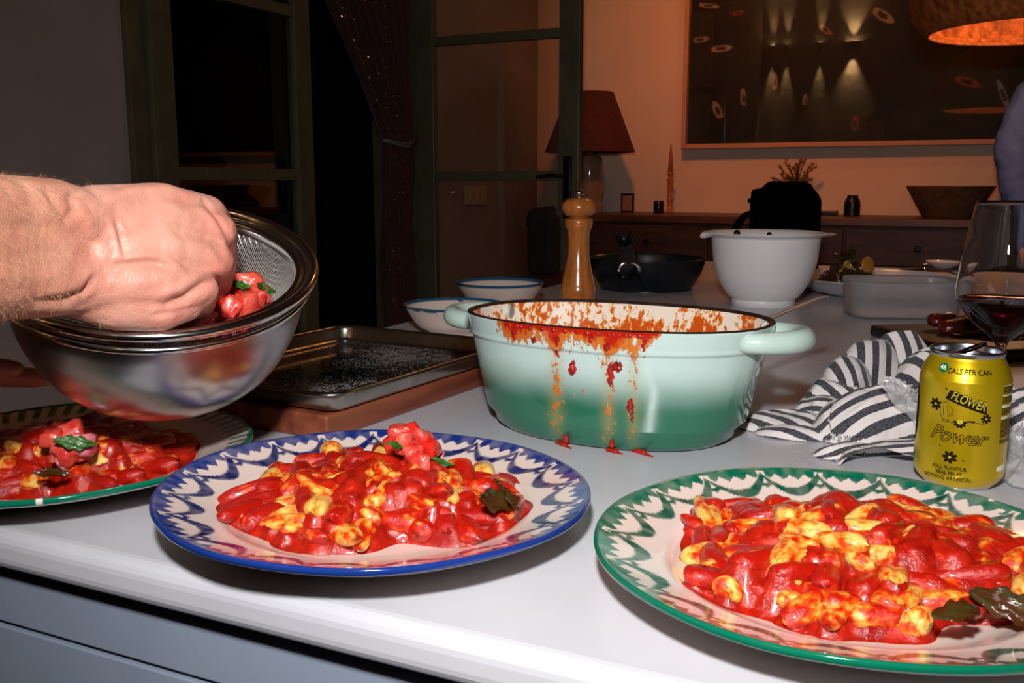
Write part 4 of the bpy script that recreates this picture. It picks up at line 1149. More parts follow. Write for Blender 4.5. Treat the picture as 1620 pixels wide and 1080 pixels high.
# small things at the back of the counter
def small_back():
    D = 2.50; c = PD(1492, 424, D)
    s = thing('side_plate', 'small white saucer at the back right of the counter beside the wine glass', 'plate', (*PD(1492, 424, 2.62)[:2], TOP))
    V, Q = lathe(smoothprof([(.0005, .003), (.02, .003), (.045, .012), (.046, .0135), (.043, .012), (.02, .005), (.0005, .005)], 4), 48)
    V[:, 2] *= 1.8
    obj('saucer_body', mesh('saucer_body', V, Q), MATS['white_china'], s)
    l = thing('pan_lid', 'dark round pan lid with steel knob behind the plastic tub', 'lid', (*PD(1462, 432, 2.42)[:2], TOP))
    V, Q = lathe(smoothprof([(.078, .002), (.080, .006), (.074, .012), (.05, .020), (.0005, .024)], 5), 60); obj('lid_body', mesh('lid_body', V, Q), pm('dark_lid', lin(44, 40, 44), rough=.2, metal=.6), l)
    V, Q = lathe(smoothprof([(.0005, .036), (.008, .035), (.009, .031), (.004, .028), (.004, .023)], 4), 20); obj('knob', mesh('knob', V, Q), BRIGHT, l)
    b = thing('butter_block', 'small orange-yellow block of cheese beside the white saucer', 'cheese', (*PD(1490, 436, 2.35)[:2], TOP), .2)
    V, Fc = box(-.017, .017, -.014, .014, 0, .019, .003); obj('cheese_body', mesh('cheese_body', V, Fc, False), pm('cheese', lin(200, 120, 30), lin(180, 100, 24), scale=60, rough=.4, sss=.2), b)
small_back()
# black bag behind the mixing bowl
def bag():
    D = 2.30; c = PD(1238, 400, D)
    o = thing('camera_bag', 'black fabric camera bag standing behind the white mixing bowl', 'bag', (c[0], D, TOP), math.radians(-6))
    k = D / FPX
    zb = lambda y: float(PD(1238, y, D)[2]) - TOP
    parts = []
    V, Fc = box(-50 * k, 52 * k, -.06, .07, 0.0, zb(300), .028, 5); parts.append((V, Fc))
    V, Fc = box(-34 * k, 40 * k, -.05, .05, zb(330), zb(287), .022, 5); parts.append((V, Fc))
    V, Fc = box(-52 * k, -30 * k, -.045, .03, zb(322), zb(298), .008, 2); parts.append((V, Fc))
    me = fuse(parts, .006, 8)
    bf = pm('black_nylon', (.0015, .0015, .002), (.001, .001, .0014), rough=.9, bump=.3, bscale=200, spec=.05)
    V = getco(me); me_n = getno(me); V += me_n * (.006 * (fbm(V[:, 0] * 30, V[:, 1] * 30, V[:, 2] * 30) - .5))[:, None]; setco(me, V)
    obj('bag_body', me, bf, o)
    V, Fc = capsule((-50 * k, -.03, zb(316)), (-57 * k, -.035, zb(317)), .007, .006, 8, 3); obj('buckle', mesh('buckle', V, Fc), bf, o)
    p = smoothprof([(-50 * k, -.03, zb(335)), (-62 * k, -.05, zb(338)), (-76 * k, -.07, zb(352)), (-84 * k, -.09, zb(375)), (-86 * k, -.09, zb(410)), (-70 * k, -.08, .006), (-30 * k, -.07, .006)], 6)
    V, Fc = tube(p, .013, 8, flat=.35); obj('strap', mesh('strap', V, Fc), bf, o)
bag()
# wine glass
def wine_glass():
    D = .975; c = PD(1592, 450, D); k = D / FPX
    zb = lambda y: float(PD(1592, y, D)[2]) - TOP
    o = thing('wine_glass', 'large stemmed wine glass of red wine behind the can', 'wine glass', (c[0], D, TOP))
    g = pm('clear_glass', (1, 1, 1), (1, 1, 1), rough=0.0, trans=1.0, ior=1.47)
    t = .0009
    out = smoothprof([(52 * k, zb(318)), (60 * k, zb(360)), (67 * k, zb(400)), (73 * k, zb(445)), (74 * k, zb(466)), (68 * k, zb(484)), (46 * k, zb(510)), (20 * k, zb(531)), (9 * k, zb(545)), (6 * k, zb(570)), (.0042, .035), (.0048, .014), (.009, .006), (.026, .0022), (.0355, .0008), (.0355, 0.0), (.001, 0.0)], 8)
    inn = smoothprof([(.0003, zb(524)), (20 * k, zb(520)), (45 * k - t, zb(504)), (67 * k - t, zb(482)), (73 * k - t, zb(465)), (72 * k - t, zb(445)), (66 * k - t, zb(400)), (59 * k - t, zb(360)), (52 * k - t, zb(318))], 8)
    V, Q = lathe(np.vstack([inn, out]), 96)
    me = mesh('glass_body', V, Q); outward(me)
    obj('glass_body', me, g, o)
    zl_ = zb(474)
    wi = [(r_, z) for r_, z in inn if z < zl_]
    rl = np.interp(zl_, [z for _, z in inn], [r_ for r_, _ in inn]) + .0002
    pr = [(.0003, wi[0][1] - .0002)] + [(max(a, .0004) + .0002, b - .0001) for a, b in wi[1:]] + [(rl, zl_), (rl * .97, zl_ - .0005), (.0003, zl_ - .0005)]
    V, Q = lathe(pr, 96)
    me = mesh('red_wine', V, Q); outward(me)
    wi_ = obj('red_wine', me, pm('red_wine', (.06, .0012, .003), (.05, .001, .0026), rough=.0, trans=.9, ior=1.34), None, o.location)
    tag(wi_, 'red wine filling the bottom of the wine glass bowl', 'wine', kind='stuff')
wine_glass()
# dark board with grilled meat behind the can
def meat():
    y0 = math.radians(-8)
    c = PZ(1560, 556, TOP)
    o = thing('carving_board', 'dark wooden carving board behind the can and the towel', 'board', (c[0] + .09, c[1] + .05, TOP), math.radians(8))
    V, Fc = box(-.19, .22, -.12, .12, 0, .018, .005, 3); obj('board_body', mesh('board_body', V, Fc, False), pm('dark_board', lin(26, 16, 10), lin(16, 9, 6), scale=14, rough=.35, stretch=(1, 8, 8)), o)
    mm = pm('grilled_meat', lin(96, 26, 18), lin(40, 14, 8), scale=60, rough=.25, bump=.5, bscale=140, coat=.3)
    rg = random.Random(9)
    for i in range(9):
        parts = [capsule((0, 0, 0), (rg.uniform(.02, .035), rg.uniform(-.01, .01), 0), .012, .010)]
        me = mesh('meat_slice', *join(parts)); V = getco(me); V *= np.array([1, 1.2, .8]); V += (.004 * (fbm(V[:, 0] * 90 + i, V[:, 1] * 90, V[:, 2] * 90) - .5))[:, None]; setco(me, V)
        p = (c[0] - .03 + .028 * (i % 5) + rg.uniform(-.006, .006), c[1] + .05 + .045 * (i // 5), TOP + .028 + (.004 if i % 2 else 0))
        m_ = put('meat_slice', me, p, 1, (rg.uniform(-.4, .4), rg.uniform(-.3, .3), rg.uniform(-.6, .6)), 'dark red grilled meat slice on the carving board behind the can', 'meat', 'grilled meat slices on the carving board'); me.materials.append(mm)
    for i in range(4):
        leafat((c[0] + .035 + .02 * i, c[1] - .045 + .006 * i, TOP + .024), .012, (.3, .2 * i, i), 'yellow-green garnish leaf at the front of the carving board', False, i, 'garnish leaves on the carving board')
meat()

# ------------------------------------------------------------------ can
def can():
    c = np.array([.363 - .0005, .753, TOP])
    c = PZ(1514, 762, TOP); c[2] = TOP
    o = thing('drink_can', 'open gold-yellow drink can with flower print and the words Flower Power', 'can', c, 0)
    Rb, H = .0335, .1145
    zs_ = .96
    gold = bpy.data.materials.new('gold_print'); gold.use_nodes = True
    nt = gold.node_tree; b = nt.nodes['Principled BSDF']; N, L = nt.nodes.new, nt.links.new
    tc = N('ShaderNodeTexCoord'); no = N('ShaderNodeTexNoise'); no.inputs['Scale'].default_value = 12; L(tc.outputs['Object'], no.inputs['Vector'])
    cr = N('ShaderNodeValToRGB'); L(no.outputs[0], cr.inputs[0]); e = cr.color_ramp.elements
    e[0].position = .3; e[0].color = (*lin(226, 192, 20), 1); e[1].position = .7; e[1].color = (*lin(216, 182, 16), 1)
    L(cr.outputs[0], b.inputs['Base Color']); b.inputs['Metallic'].default_value = .72; b.inputs['Roughness'].default_value = .30; b.inputs['Coat Weight'].default_value = .35; b.inputs['Coat Roughness'].default_value = .12
    alu = pm('aluminium', lin(205, 208, 216), lin(190, 192, 200), scale=40, rough=.22, metal=1.0)
    V, Q = lathe(smoothprof([(.0235, .0035), (.0265, .0030), (.0300, .0065), (.0325, .0105), (Rb, .0150), (Rb, .03), (Rb, .06), (Rb, .0875), (.0330, .0925), (.0312, .0985), (.0285, .1045), (.0268, .1080), (.0265, .1095)], 5), 128)
    # a soft dent on the left shoulder
    th = np.arctan2(V[:, 1], V[:, 0])
    d = np.exp(-((np.angle(np.exp(1j * (th - math.radians(205)))) / .35) ** 2)) * np.exp(-((V[:, 2] - .060) / .020) ** 2)
    V[:, :2] *= (1 - .10 * d)[:, None]; V[:, 2] *= zs_
    obj('can_body', mesh('can_body', V, Q), gold, o)
    V, Q = lathe(smoothprof([(.0005, .0085), (.018, .0055), (.0225, .0010), (.0240, .0), (.0255, .0012), (.0268, .0040)], 5), 96); V[:, 2] *= zs_; obj('can_base', mesh('can_base', V, Q), alu, o)
    V, Q = lathe(smoothprof([(.0265, .1092), (.0272, .1105), (.0276, .1130), (.0268, .1142), (.0258, .1130), (.0250, .1080), (.0240, .1070), (.0228, .1085), (.0005, .1088)], 5), 96); V[:, 2] *= zs_; obj('can_lid', mesh('can_lid', V, Q), alu, o)
    dk = pm('can_opening', (.01, .01, .01), rough=.3)
    V, Q = lathe([(.0003, .1094), (1.0, .1094)], 32); V[:, 0] = V[:, 0] * .0085 - .009; V[:, 1] = V[:, 1] * .011 - .002; V[:, 2] *= zs_; obj('mouth', mesh('mouth', V, Q), dk, o)
    tab = []
    V, Fc = tube(smoothprof([(-.010, -.004, .1105), (.0, -.0035, .1125), (.012, .0, .1165), (.015, .003, .1175), (.011, .005, .1160), (0, .0035, .1125), (-.010, -.004, .1105)], 4), .0012, 8); V = np.array(V); V[:, 2] *= zs_
    obj('pull_tab', mesh('pull_tab', V, Fc), pm('black_tab', (.01, .01, .012), rough=.15, metal=.8), o)
    ink = pm('black_ink', lin(34, 26, 14), rough=.6, spec=.03); wht = pm('white_ink', lin(235, 232, 200), rough=.6, spec=.1); grn = pm('green_ink', lin(0, 104, 62), rough=.6, spec=.05)
    rim = pm('gold_ink', lin(214, 200, 60), rough=.35, metal=.4)
    A0 = math.atan2(-c[1], -c[0]) + math.radians(3)      # the side turned to the camera
    rad_at = lambda z: np.interp(z, [.015, .0875, .0925, .0985, .1045], [Rb, Rb, .0330, .0312, .0285])
    def wrap(V, lift=.00015):                             # x along the wall, y up, z outwards
        V = np.array(V, float); V[:, 1] = V[:, 1] * .936 + .0068; V[:, 0] -= .0050; r = rad_at(V[:, 1]) + lift + V[:, 2]
        th_ = np.angle(np.exp(1j * ((A0 + V[:, 0] / Rb) - math.radians(205))))
        dd = np.exp(-((th_ / .35) ** 2)) * np.exp(-((V[:, 1] - .060) / .020) ** 2)
        r = r * (1 - .10 * dd)
        V[:, 1] *= zs_
        a = A0 + V[:, 0] / Rb
        return np.stack([r * np.cos(a), r * np.sin(a), V[:, 1]], -1)
    def text(s, x, z, size, mat, rot=0.0, xs=1.0, outline=False, shear=0.0, name='printed_text', bold=0.0, space=1.0, lift=.0005):
        cu = bpy.data.curves.new(name, 'FONT'); cu.body = s; cu.size = size; cu.align_x = 'CENTER'; cu.align_y = 'CENTER'; cu.shear = shear; cu.resolution_u = 3; cu.space_character = space
        if outline: cu.fill_mode = 'NONE'; cu.bevel_depth = .00034; cu.bevel_resolution = 0; cu.offset = .0002
        else: cu.offset = bold
        t = bpy.data.objects.new(name, cu); COL.objects.link(t); dg = bpy.context.evaluated_depsgraph_get(); dg.update()
        me = bpy.data.meshes.new_from_object(t.evaluated_get(dg)); bpy.data.objects.remove(t)
        V = getco(me); V[:, 0] *= xs; cs, sn = math.cos(rot), math.sin(rot)
        X = V[:, 0] * cs - V[:, 1] * sn + x; Y = V[:, 0] * sn + V[:, 1] * cs + z
        setco(me, wrap(np.stack([X, Y, V[:, 2] * (1 if outline else 0)], -1), lift)); me.materials.clear(); me.materials.append(mat)
        return obj(name, me, None, o)
    def flat(polys, mat, name, lift=.00012):
        Vs, Fs, off = [], [], 0
        for p in polys:
            p = np.array(p, float); Vs.append(np.column_stack([p, np.zeros(len(p))])); Fs.append(tuple(range(off, off + len(p)))); off += len(p)
        V = np.concatenate(Vs)
        me = mesh(name, V, Fs, False)
        bm = bmesh.new(); bm.from_mesh(me)
        bmesh.ops.triangulate(bm, faces=bm.faces[:])
        for _ in range(2):
            long_ = [e for e in bm.edges if e.calc_length() > .003]
            if long_: bmesh.ops.subdivide_edges(bm, edges=long_, cuts=1); bmesh.ops.triangulate(bm, faces=[f for f in bm.faces if len(f.verts) > 3])
        bm.to_mesh(me); bm.free()
        setco(me, wrap(getco(me), lift)); return obj(name, me, mat, o)
    def line(pts, w_, mat, name):
        p = np.array(smoothprof(pts, 5)); W_ = wrap(np.column_stack([p, np.zeros(len(p))]), .0001)
        V, Fc = tube(W_, w_, 4); return (V, Fc)
    def ell_(x, z, a, b_, n=20, rot=0):
        t = np.linspace(0, 2 * np.pi, n, endpoint=False); X, Y = a * np.cos(t), b_ * np.sin(t)
        return np.stack([x + X * math.cos(rot) - Y * math.sin(rot), z + X * math.sin(rot) + Y * math.cos(rot)], -1)
    def flower(x, z, s, n=6):
        ps = [ell_(x + s * .62 * math.cos(a), z + s * .62 * math.sin(a), s * .42, s * .25, 14, a) for a in np.arange(n) * 2 * math.pi / n + .4]
        flat(ps, ink, 'printed_flower'); flat([ell_(x, z, s * .20, s * .20)], rim, 'flower_centre', .00022)
    def star(x, z, s):
        return [(x + s * (1 if k % 2 == 0 else .28) * math.cos(k * math.pi / 4), z + s * (1 if k % 2 == 0 else .28) * math.sin(k * math.pi / 4)) for k in range(8)]
    X = lambda px: (px - 1514) * .00047 * 1.02            # pixel offsets on the photographed print -> metres on the wall
    Z = lambda py: .114 - (py - 556) * .000556
    # roof line: 46 CALS PER CAN
    flat([ell_(X(1483), Z(579), .0042, .0040, 28)], grn, 'green_badge', .0006)
    text('46', X(1483), Z(579), .0056, wht, bold=.00012, lift=.0011)
    text('CALS PER CAN', X(1527), Z(582.5), .0060, ink, bold=.00008, xs=.86, lift=.0009)
    # banner with FLOWER
    flat([[(X(a_), Z(b_)) for a_, b_ in ((1493, 626), (1500, 612), (1508, 612), (1556, 634), (1557, 647), (1523, 636))]], ink, 'banner')
    text('FLOWER', X(1529), Z(627.5), .0108, rim, rot=-.36, xs=.62, bold=.0003, lift=.0006)
    text('FLOWER', X(1529), Z(627.5), .0108, ink, rot=-.36, xs=.62, outline=True, lift=.0004)
    flower(X(1474), .0683, .0056, 7); flower(X(1557), .0600, .0042, 7); flower(X(1507), .0245, .0056, 7)
    flat([ell_(X(1518) + .0033 * math.cos(a), .0560 - abs(.0036 * math.sin(a)), .0018, .0011, 12, -a) for a in np.linspace(0, 3.14, 6)], ink, 'printed_flower')
    flat([ell_(X(1518), .0562, .0022, .0020)], rim, 'flower_centre', .00022)
    flat([ell_(X(1530) + k * .0018, .0572, .0012, .0008, 10, .3 * k) for k in range(3)], ink, 'printed_petals')
    flat([star(X(x_), z_, s_) for x_, z_, s_ in ((1494, .0836, .0016), (1546, .0445, .0015), (1490, .0330, .0013), (1527, .0225, .0018), (1523, .0285, .0006), (1560, .0665, .0007), (1477, .0590, .0006))], ink, 'printed_stars')
    hand = [line([(X(1480), .0705), (X(1487), .0710), (X(1497), .0722)], .00020, ink, 'l'), line([(X(1484), .0700), (X(1483), .0640), (X(1488), .0575), (X(1497), .0565), (X(1502), .0560)], .00020, ink, 'l'),
            line([(X(1491), .0702), (X(1490), .0640), (X(1492), .0585)], .00020, ink, 'l'), line([(X(1497), .0695), (X(1498), .0640), (X(1499), .0590)], .00020, ink, 'l'),
            line([(X(1503), .0690), (X(1506), .0640), (X(1500), .0600), (X(1508), .0615)], .00020, ink, 'l'), line([(X(1489), .0565), (X(1492), .0545), (X(1498), .0548), (X(1497), .0568)], .00020, ink, 'l'),
            line([(X(1500), .0555), (X(1512), .0540), (X(1523), .0555)], .00020, ink, 'l'), line([(X(1524), .0570), (X(1540), .0565), (X(1555), .0552)], .00020, ink, 'l')]
    V, Fc = join(hand); obj('printed_hand_drawing', mesh('printed_hand_drawing', V, Fc), ink, o)
    text('Power', X(1514), Z(684), .0175, ink, rot=-.06, xs=.92, outline=True, shear=.35, lift=.0002)
    text('FULL FLAVOUR', X(1507), Z(734.5), .0046, ink, bold=.00008, xs=.80)
    text('REAL FRUIT', X(1507), Z(743), .0046, ink, bold=.00008, xs=.80)
    text('NOTHING ARTIFICIAL', X(1504), Z(751), .0046, ink, bold=.00008, xs=.80)
    # small print at the right, too small to read
    rg = random.Random(2); ps, wp_ = [], []
    zc = .0885
    xr = X(1586)
    for row in range(46):
        zc -= .00125
        big = row in (0, 7, 14, 15, 22, 23)
        if row in (6, 13, 21, 37): continue
        if row > 40: break
        x = xr
        while x < xr + .0185:
            w_ = rg.uniform(.0008, .0026)
            (wp_ if big else ps).append([(x, zc), (x + w_, zc), (x + w_, zc + (.0010 if big else .0008)), (x, zc + (.0010 if big else .0008))]); x += w_ + .0003
    flat(ps, ink, 'small_print'); flat(wp_, wht, 'small_print')
    flat([[(xr - .0005, .0125), (xr + .012, .0125), (xr + .012, .0185), (xr - .0005, .0165)]], wht, 'barcode_patch')
    # left edge of the front: dark shape and the end of a green word
    flat([ell_(X(1514) - .0440, .0560, .0060, .0260, 30)], ink, 'dark_panel'); 
    text('ER', X(1447) - .0085, .0170, .0090, grn, bold=.0003, lift=.0004); text('ER', X(1447) - .0088, .0168, .0094, wht, bold=.0006, lift=.0002)
can()

# ------------------------------------------------------------------ striped kitchen towel
def towel():
    rad = math.radians
    # px, py of the lobe on the worktop, half length, half width, height, yaw, stripe direction, phase, stripe period, profile power
    L_ = [
        (1240, 676, .050, .026, .015, -4, 48, .20, .0165, .60),
        (1262, 690, .040, .016, .009, -12, 50, .30, .0165, .60),
        (1300, 668, .024, .030, .024, 62, 64, .10, .0150, .55),
        (1318, 655, .018, .034, .034, 70, 30, .60, .0150, .55),
        (1338, 640, .036, .026, .052, 38, 8, .50, .0165, .50),
        (1372, 628, .044, .026, .064, 24, -8, .80, .0165, .50),
        (1420, 622, .046, .024, .070, 10, 12, .30, .0170, .50),
        (1462, 640, .034, .030, .060, -30, 30, .55, .0170, .55),
        (1345, 690, .036, .034, .036, 40, 104, .35, .0180, .50),
        (1395, 692, .060, .034, .046, 6, 112, .20, .0185, .48),
        (1450, 690, .050, .034, .040, -6, 116, .45, .0185, .50),
        (1350, 728, .038, .012, .014, -30, 96, .10, .0120, .50),
        (1400, 742, .044, .011, .011, 10, 96, .60, .0090, .50),
        (1412, 730, .050, .014, .018, 12, 100, .25, .0110, .50),
        (1520, 694, .060, .036, .030, 0, 110, .50, .0180, .55),
        (1602, 690, .066, .032, .044, -14, 116, .00, .0180, .50),
        (1690, 705, .080, .040, .036, -18, 118, .40, .0180, .55),
    ]
    c0 = PZ(1420, 680, TOP)
    g = .0009
    xs, ys = np.arange(-.22, .26, g), np.arange(-.12, .16, g)
    X, Y = np.meshgrid(xs + c0[0], ys + c0[1], indexing='ij')
    wx = .010 * (fbm(X * 22, Y * 22, 3.) - .5); wy = .010 * (fbm(X * 22, Y * 22, 9.) - .5)
    Hh = np.full(X.shape, -9.0); S = np.zeros(X.shape)
    for k, (px, py, ln, wd, h, yw, sd, ph, per, pw) in enumerate(L_):
        c = PZ(px, py, TOP); cs, sn = math.cos(rad(yw)), math.sin(rad(yw))
        dx, dy = X + wx - c[0], Y + wy - c[1]
        a = dx * cs + dy * sn; b_ = -dx * sn + dy * cs
        d2 = np.abs(a / ln) ** 2.4 + np.abs(b_ / wd) ** 2.2
        f = h * np.clip(1 - d2, 0, 1) ** pw
        # folds running along the lobe and small puckers
        rid = 1 - np.abs(2 * vnoise(a * 26 + k, b_ * 75 + 3 * k, k) - 1)
        rid2 = 1 - np.abs(2 * vnoise(a * 70 + k, b_ * 130 + 3 * k, k + 5.) - 1)
        f = f + np.where(d2 < 1, (.0085 * (rid ** 2 - .4) + .0025 * (rid2 - .5)) * min(1, h / .03) * np.clip(1 - d2, 0, 1) ** .4, 0)
        f = np.where(d2 < 1, f, -.02 * (np.clip(d2, 1, 40) - 1))
        s_ = ((X - c[0]) * math.cos(rad(sd)) + (Y - c[1]) * math.sin(rad(sd)) + .75 * f * math.sin(rad(sd)) + .006 * (fbm(X * 30, Y * 30, k) - .5) + .004 * rid) / per + ph
        m_ = f > Hh
        S = np.where(m_, s_, S); Hh = np.where(m_, f, Hh)
    keep = Hh > .0004
    Hs = np.where(keep, Hh, 0)
    for _ in range(8):                                   # soften the creases a little, the way cloth bends
        P_ = np.pad(Hs, 1, mode='edge'); Hs = (P_[1:-1, 1:-1] * 4 + P_[:-2, 1:-1] + P_[2:, 1:-1] + P_[1:-1, :-2] + P_[1:-1, 2:]) / 8
    keep = Hs > .0006
    Hs = np.where(keep, Hs, 0)
    Z = TOP + .0006 + Hs
    V = np.stack([X, Y, Z], -1).reshape(-1, 3); Q = quads(len(xs), len(ys)); kv = keep.ravel(); Q = Q[kv[Q].sum(1) >= 2]
    used = np.unique(Q); rm = -np.ones(len(V), int); rm[used] = np.arange(len(used)); V = V[used]; Q = rm[Q]; s = S.ravel()[used]
    me = mesh('kitchen_towel', V, Q)
    setcol(me, np.stack([s * .05 + .5, s * 0, s * 0], -1), 'Stripe')
    m = bpy.data.materials.new('striped_cotton'); m.use_nodes = True
    nt = m.node_tree; b = nt.nodes['Principled BSDF']; N, L = nt.nodes.new, nt.links.new
    at = N('ShaderNodeAttribute'); at.attribute_name = 'Stripe'; sp = N('ShaderNodeSeparateColor'); L(at.outputs['Color'], sp.inputs[0])
    u1 = N('ShaderNodeMath'); u1.operation = 'SUBTRACT'; u1.inputs[1].default_value = .5; L(sp.outputs[0], u1.inputs[0])
    u2 = N('ShaderNodeMath'); u2.operation = 'MULTIPLY'; u2.inputs[1].default_value = 20; L(u1.outputs[0], u2.inputs[0])
    fr_ = N('ShaderNodeMath'); fr_.operation = 'FRACT'; L(u2.outputs[0], fr_.inputs[0])
    gt = N('ShaderNodeMath'); gt.operation = 'GREATER_THAN'; gt.inputs[1].default_value = .52; L(fr_.outputs[0], gt.inputs[0])
    tc = N('ShaderNodeTexCoord'); no = N('ShaderNodeTexNoise'); no.inputs['Scale'].default_value = 900; L(tc.outputs['Object'], no.inputs['Vector'])
    mr = N('ShaderNodeMapRange'); mr.inputs[1].default_value = .35; mr.inputs[2].default_value = .68; L(no.outputs[0], mr.inputs[0])
    dk = N('ShaderNodeMix'); dk.data_type = 'RGBA'; dk.inputs[6].default_value = (*lin(36, 34, 42), 1); dk.inputs[7].default_value = (*lin(92, 90, 98), 1); L(mr.outputs[0], dk.inputs[0])
    mx = N('ShaderNodeMix'); mx.data_type = 'RGBA'; L(gt.outputs[0], mx.inputs[0]); mx.inputs[6].default_value = (*lin(214, 206, 204), 1); L(dk.outputs[2], mx.inputs[7])
    L(mx.outputs[2], b.inputs['Base Color']); b.inputs['Roughness'].default_value = .9; b.inputs['Sheen Weight'].default_value = .15; b.inputs['Specular IOR Level'].default_value = .2
    n2 = N('ShaderNodeTexNoise'); n2.inputs['Scale'].default_value = 130; n2.inputs['Detail'].default_value = 6; L(tc.outputs['Object'], n2.inputs['Vector'])
    bp = N('ShaderNodeBump'); bp.inputs['Strength'].default_value = .5; bp.inputs['Distance'].default_value = .003; L(n2.outputs[0], bp.inputs['Height']); L(bp.outputs[0], b.inputs['Normal'])
    o = obj('kitchen_towel', me, m); tag(o, 'crumpled grey and white striped cotton towel behind the can', 'towel')
towel()
# crumpled cling film
def film(label, c, w_, d_, h_, seed, n=70):
    rg = np.random.default_rng(seed)
    g = np.linspace(-1, 1, n); X, Y = np.meshgrid(g, g, indexing='ij')
    r = np.maximum(np.abs(X), np.abs(Y))
    ridge = lambda s, k: 1 - np.abs(2 * vnoise(X * s + k, Y * s + 2 * k) - 1)
    Z = (ridge(3, seed) ** 2 + .6 * ridge(6, seed + 3) ** 2 + .35 * ridge(12, seed + 7)) * np.clip(1.15 - r ** 2, 0, 1)
    P = np.stack([X * w_ + .25 * w_ * (vnoise(X * 4, Y * 4, seed) - .5), Y * d_ + .3 * d_ * (vnoise(X * 4, Y * 4, seed + 9) - .5), .001 + Z / 1.6 * h_], -1)
    V, Q = surf(P)
    me = mesh('cling_film', V, Q, False)
    o = obj('cling_film', me, pm('clear_film', (.97, .97, .98), (.95, .95, .97), rough=.08, trans=.5, ior=1.45, spec=1.0, alpha=.34, coat=1.0), None, c)
    o.modifiers.new('t', 'SOLIDIFY').thickness = .00025
    tag(o, label, 'cling film'); return o
film('crumpled clear cling film at the right of the can', PZ(1632, 735, TOP + .001), .050, .065, .030, 5, 80)
f2 = film('twisted clear cling film hanging over the striped towel left of the can', PZ(1428, 700, TOP) + np.array([0, -.006, .030]), .038, .013, .020, 8, 60)
f2.rotation_euler = (math.radians(28), math.radians(48), math.radians(-6))
# ------------------------------------------------------------------ far side of the room
def on_side(px, depth=.22):                              # point on the sideboard top
    p = PT(px, 330, TF - depth); return np.array([p[0], p[1], 0.0])
ZS = 1.010
dwood = pm('dark_walnut', lin(70, 42, 26), lin(44, 26, 16), scale=5, rough=.5, stretch=(1, 6, 6), detail=6, bump=.08, bscale=30)
u_ = lambda px, t: float(PT(px, 330, t) @ UH)
US0, US1 = u_(925, TF - .45), 1.9
sb = thing('sideboard', 'long dark wooden sideboard against the warm lit wall', 'sideboard', (0, 0, 0), YAW)
boxo('top', (US0, US1, TF - .46, TF - .002, ZS - .035, ZS), pm('sideboard_top', lin(96, 58, 36), lin(70, 40, 26), scale=5, rough=.4, stretch=(1, 8, 8)), sb, .004)
boxo('carcass', (US0 + .02, US1 - .02, TF - .43, TF - .002, .12, ZS - .035), dwood, sb)
nd = 6; wdt = (US1 - US0 - .04) / nd
for k in range(nd):
    x = US0 + .02 + k * wdt
    d = boxo('drawer', (x + .006, x + wdt - .006, TF - .448, TF - .43, ZS - .20, ZS - .045), dwood, sb, .003)
    boxo('knob', (x + wdt / 2 - .012, x + wdt / 2 + .012, TF - .468, TF - .448, ZS - .135, ZS - .111), blk, d, .004)
    d = boxo('door', (x + .006, x + wdt - .006, TF - .448, TF - .43, .14, ZS - .212), pm('reddish_walnut', lin(88, 44, 28), lin(60, 30, 20), scale=5, rough=.45, stretch=(6, 6, 1)), sb, .003)
    boxo('knob', (x + wdt - .05, x + wdt - .026, TF - .468, TF - .448, .56, .584), blk, d, .004)
for x in (US0 + .05, US1 - .09):
    for y in (TF - .42, TF - .06): boxo('leg', (x, x + .04, y, y + .04, 0, .12), dwood, sb)
def side_thing(name, label, cat, px, depth=.22, rz=YAW):
    p = on_side(px, depth); return thing(name, label, cat, (p[0], p[1], ZS), rz), float(p[1]) / FPX
def zat(px, y, Y): return float(PD(px, y, Y)[2])
# lamp: glass body, terracotta shade
l, k = side_thing('table_lamp', 'unlit table lamp with terracotta shade and glass body on the left end of the sideboard', 'lamp', 932, .30)
Y = l.location.y; base = ZS
zz = lambda y: zat(932, y, Y) - base
V, Q = lathe(smoothprof([(.07, .0), (.072, .01), (.068, .04), (20 * k, .06), (22 * k, zz(300)), (22 * k, zz(262)), (17 * k, zz(248)), (6 * k, zz(243)), (4 * k, zz(238))], 5), 48)
obj('lamp_body', mesh('lamp_body', V, Q), pm('smoked_glass', lin(150, 120, 100), rough=.08, coat=.6), l)
V, Q = lathe([(70 * k, zz(241)), (35 * k, zz(146)), (34.5 * k, zz(146)), (69.3 * k, zz(241))], 64)
obj('lamp_shade', mesh('lamp_shade', V, Q, True), pm('terracotta_linen', lin(88, 44, 32), lin(76, 36, 26), scale=60, rough=.85, bump=.2, bscale=220), l)
V, Fc = tube(np.array([(0, 0, zz(243)), (0, 0, zz(205))]), .008, 8); obj('socket', mesh('socket', V, Fc), blk, l)
V, Fc = tube(np.array([(-.3 * k, 0, zz(215)), (-34 * k, 0, zz(150))]), .002, 5); obj('shade_strut', mesh('shade_strut', V, Fc), blk, l)
# small picture frame
l, k = side_thing('photo_frame', 'small empty black photo frame on the sideboard right of the lamp', 'frame', 992, .14)
for b in ((-.034, -.026, 0, .012, 0, .095), (.026, .034, 0, .012, 0, .095), (-.026, .026, 0, .012, .087, .095), (-.026, .026, 0, .012, 0, .008)): boxo('frame_bar', b, blk, l, .001)
boxo('backing', (-.026, .026, .004, .008, .008, .087), pm('frame_card', lin(150, 110, 90)), l)
# black cup
l, k = side_thing('black_cup', 'small black cup on the sideboard left of the candlestick', 'cup', 1042, .16)
V, Q = lathe([(.0005, 0), (.022, 0), (.026, .01), (.026, .058), (.024, .060), (.022, .056), (.021, .01), (.0005, .008)], 32); obj('cup_body', mesh('cup_body', V, Q), pm('black_ceramic', (.006, .006, .007), rough=.3), l)
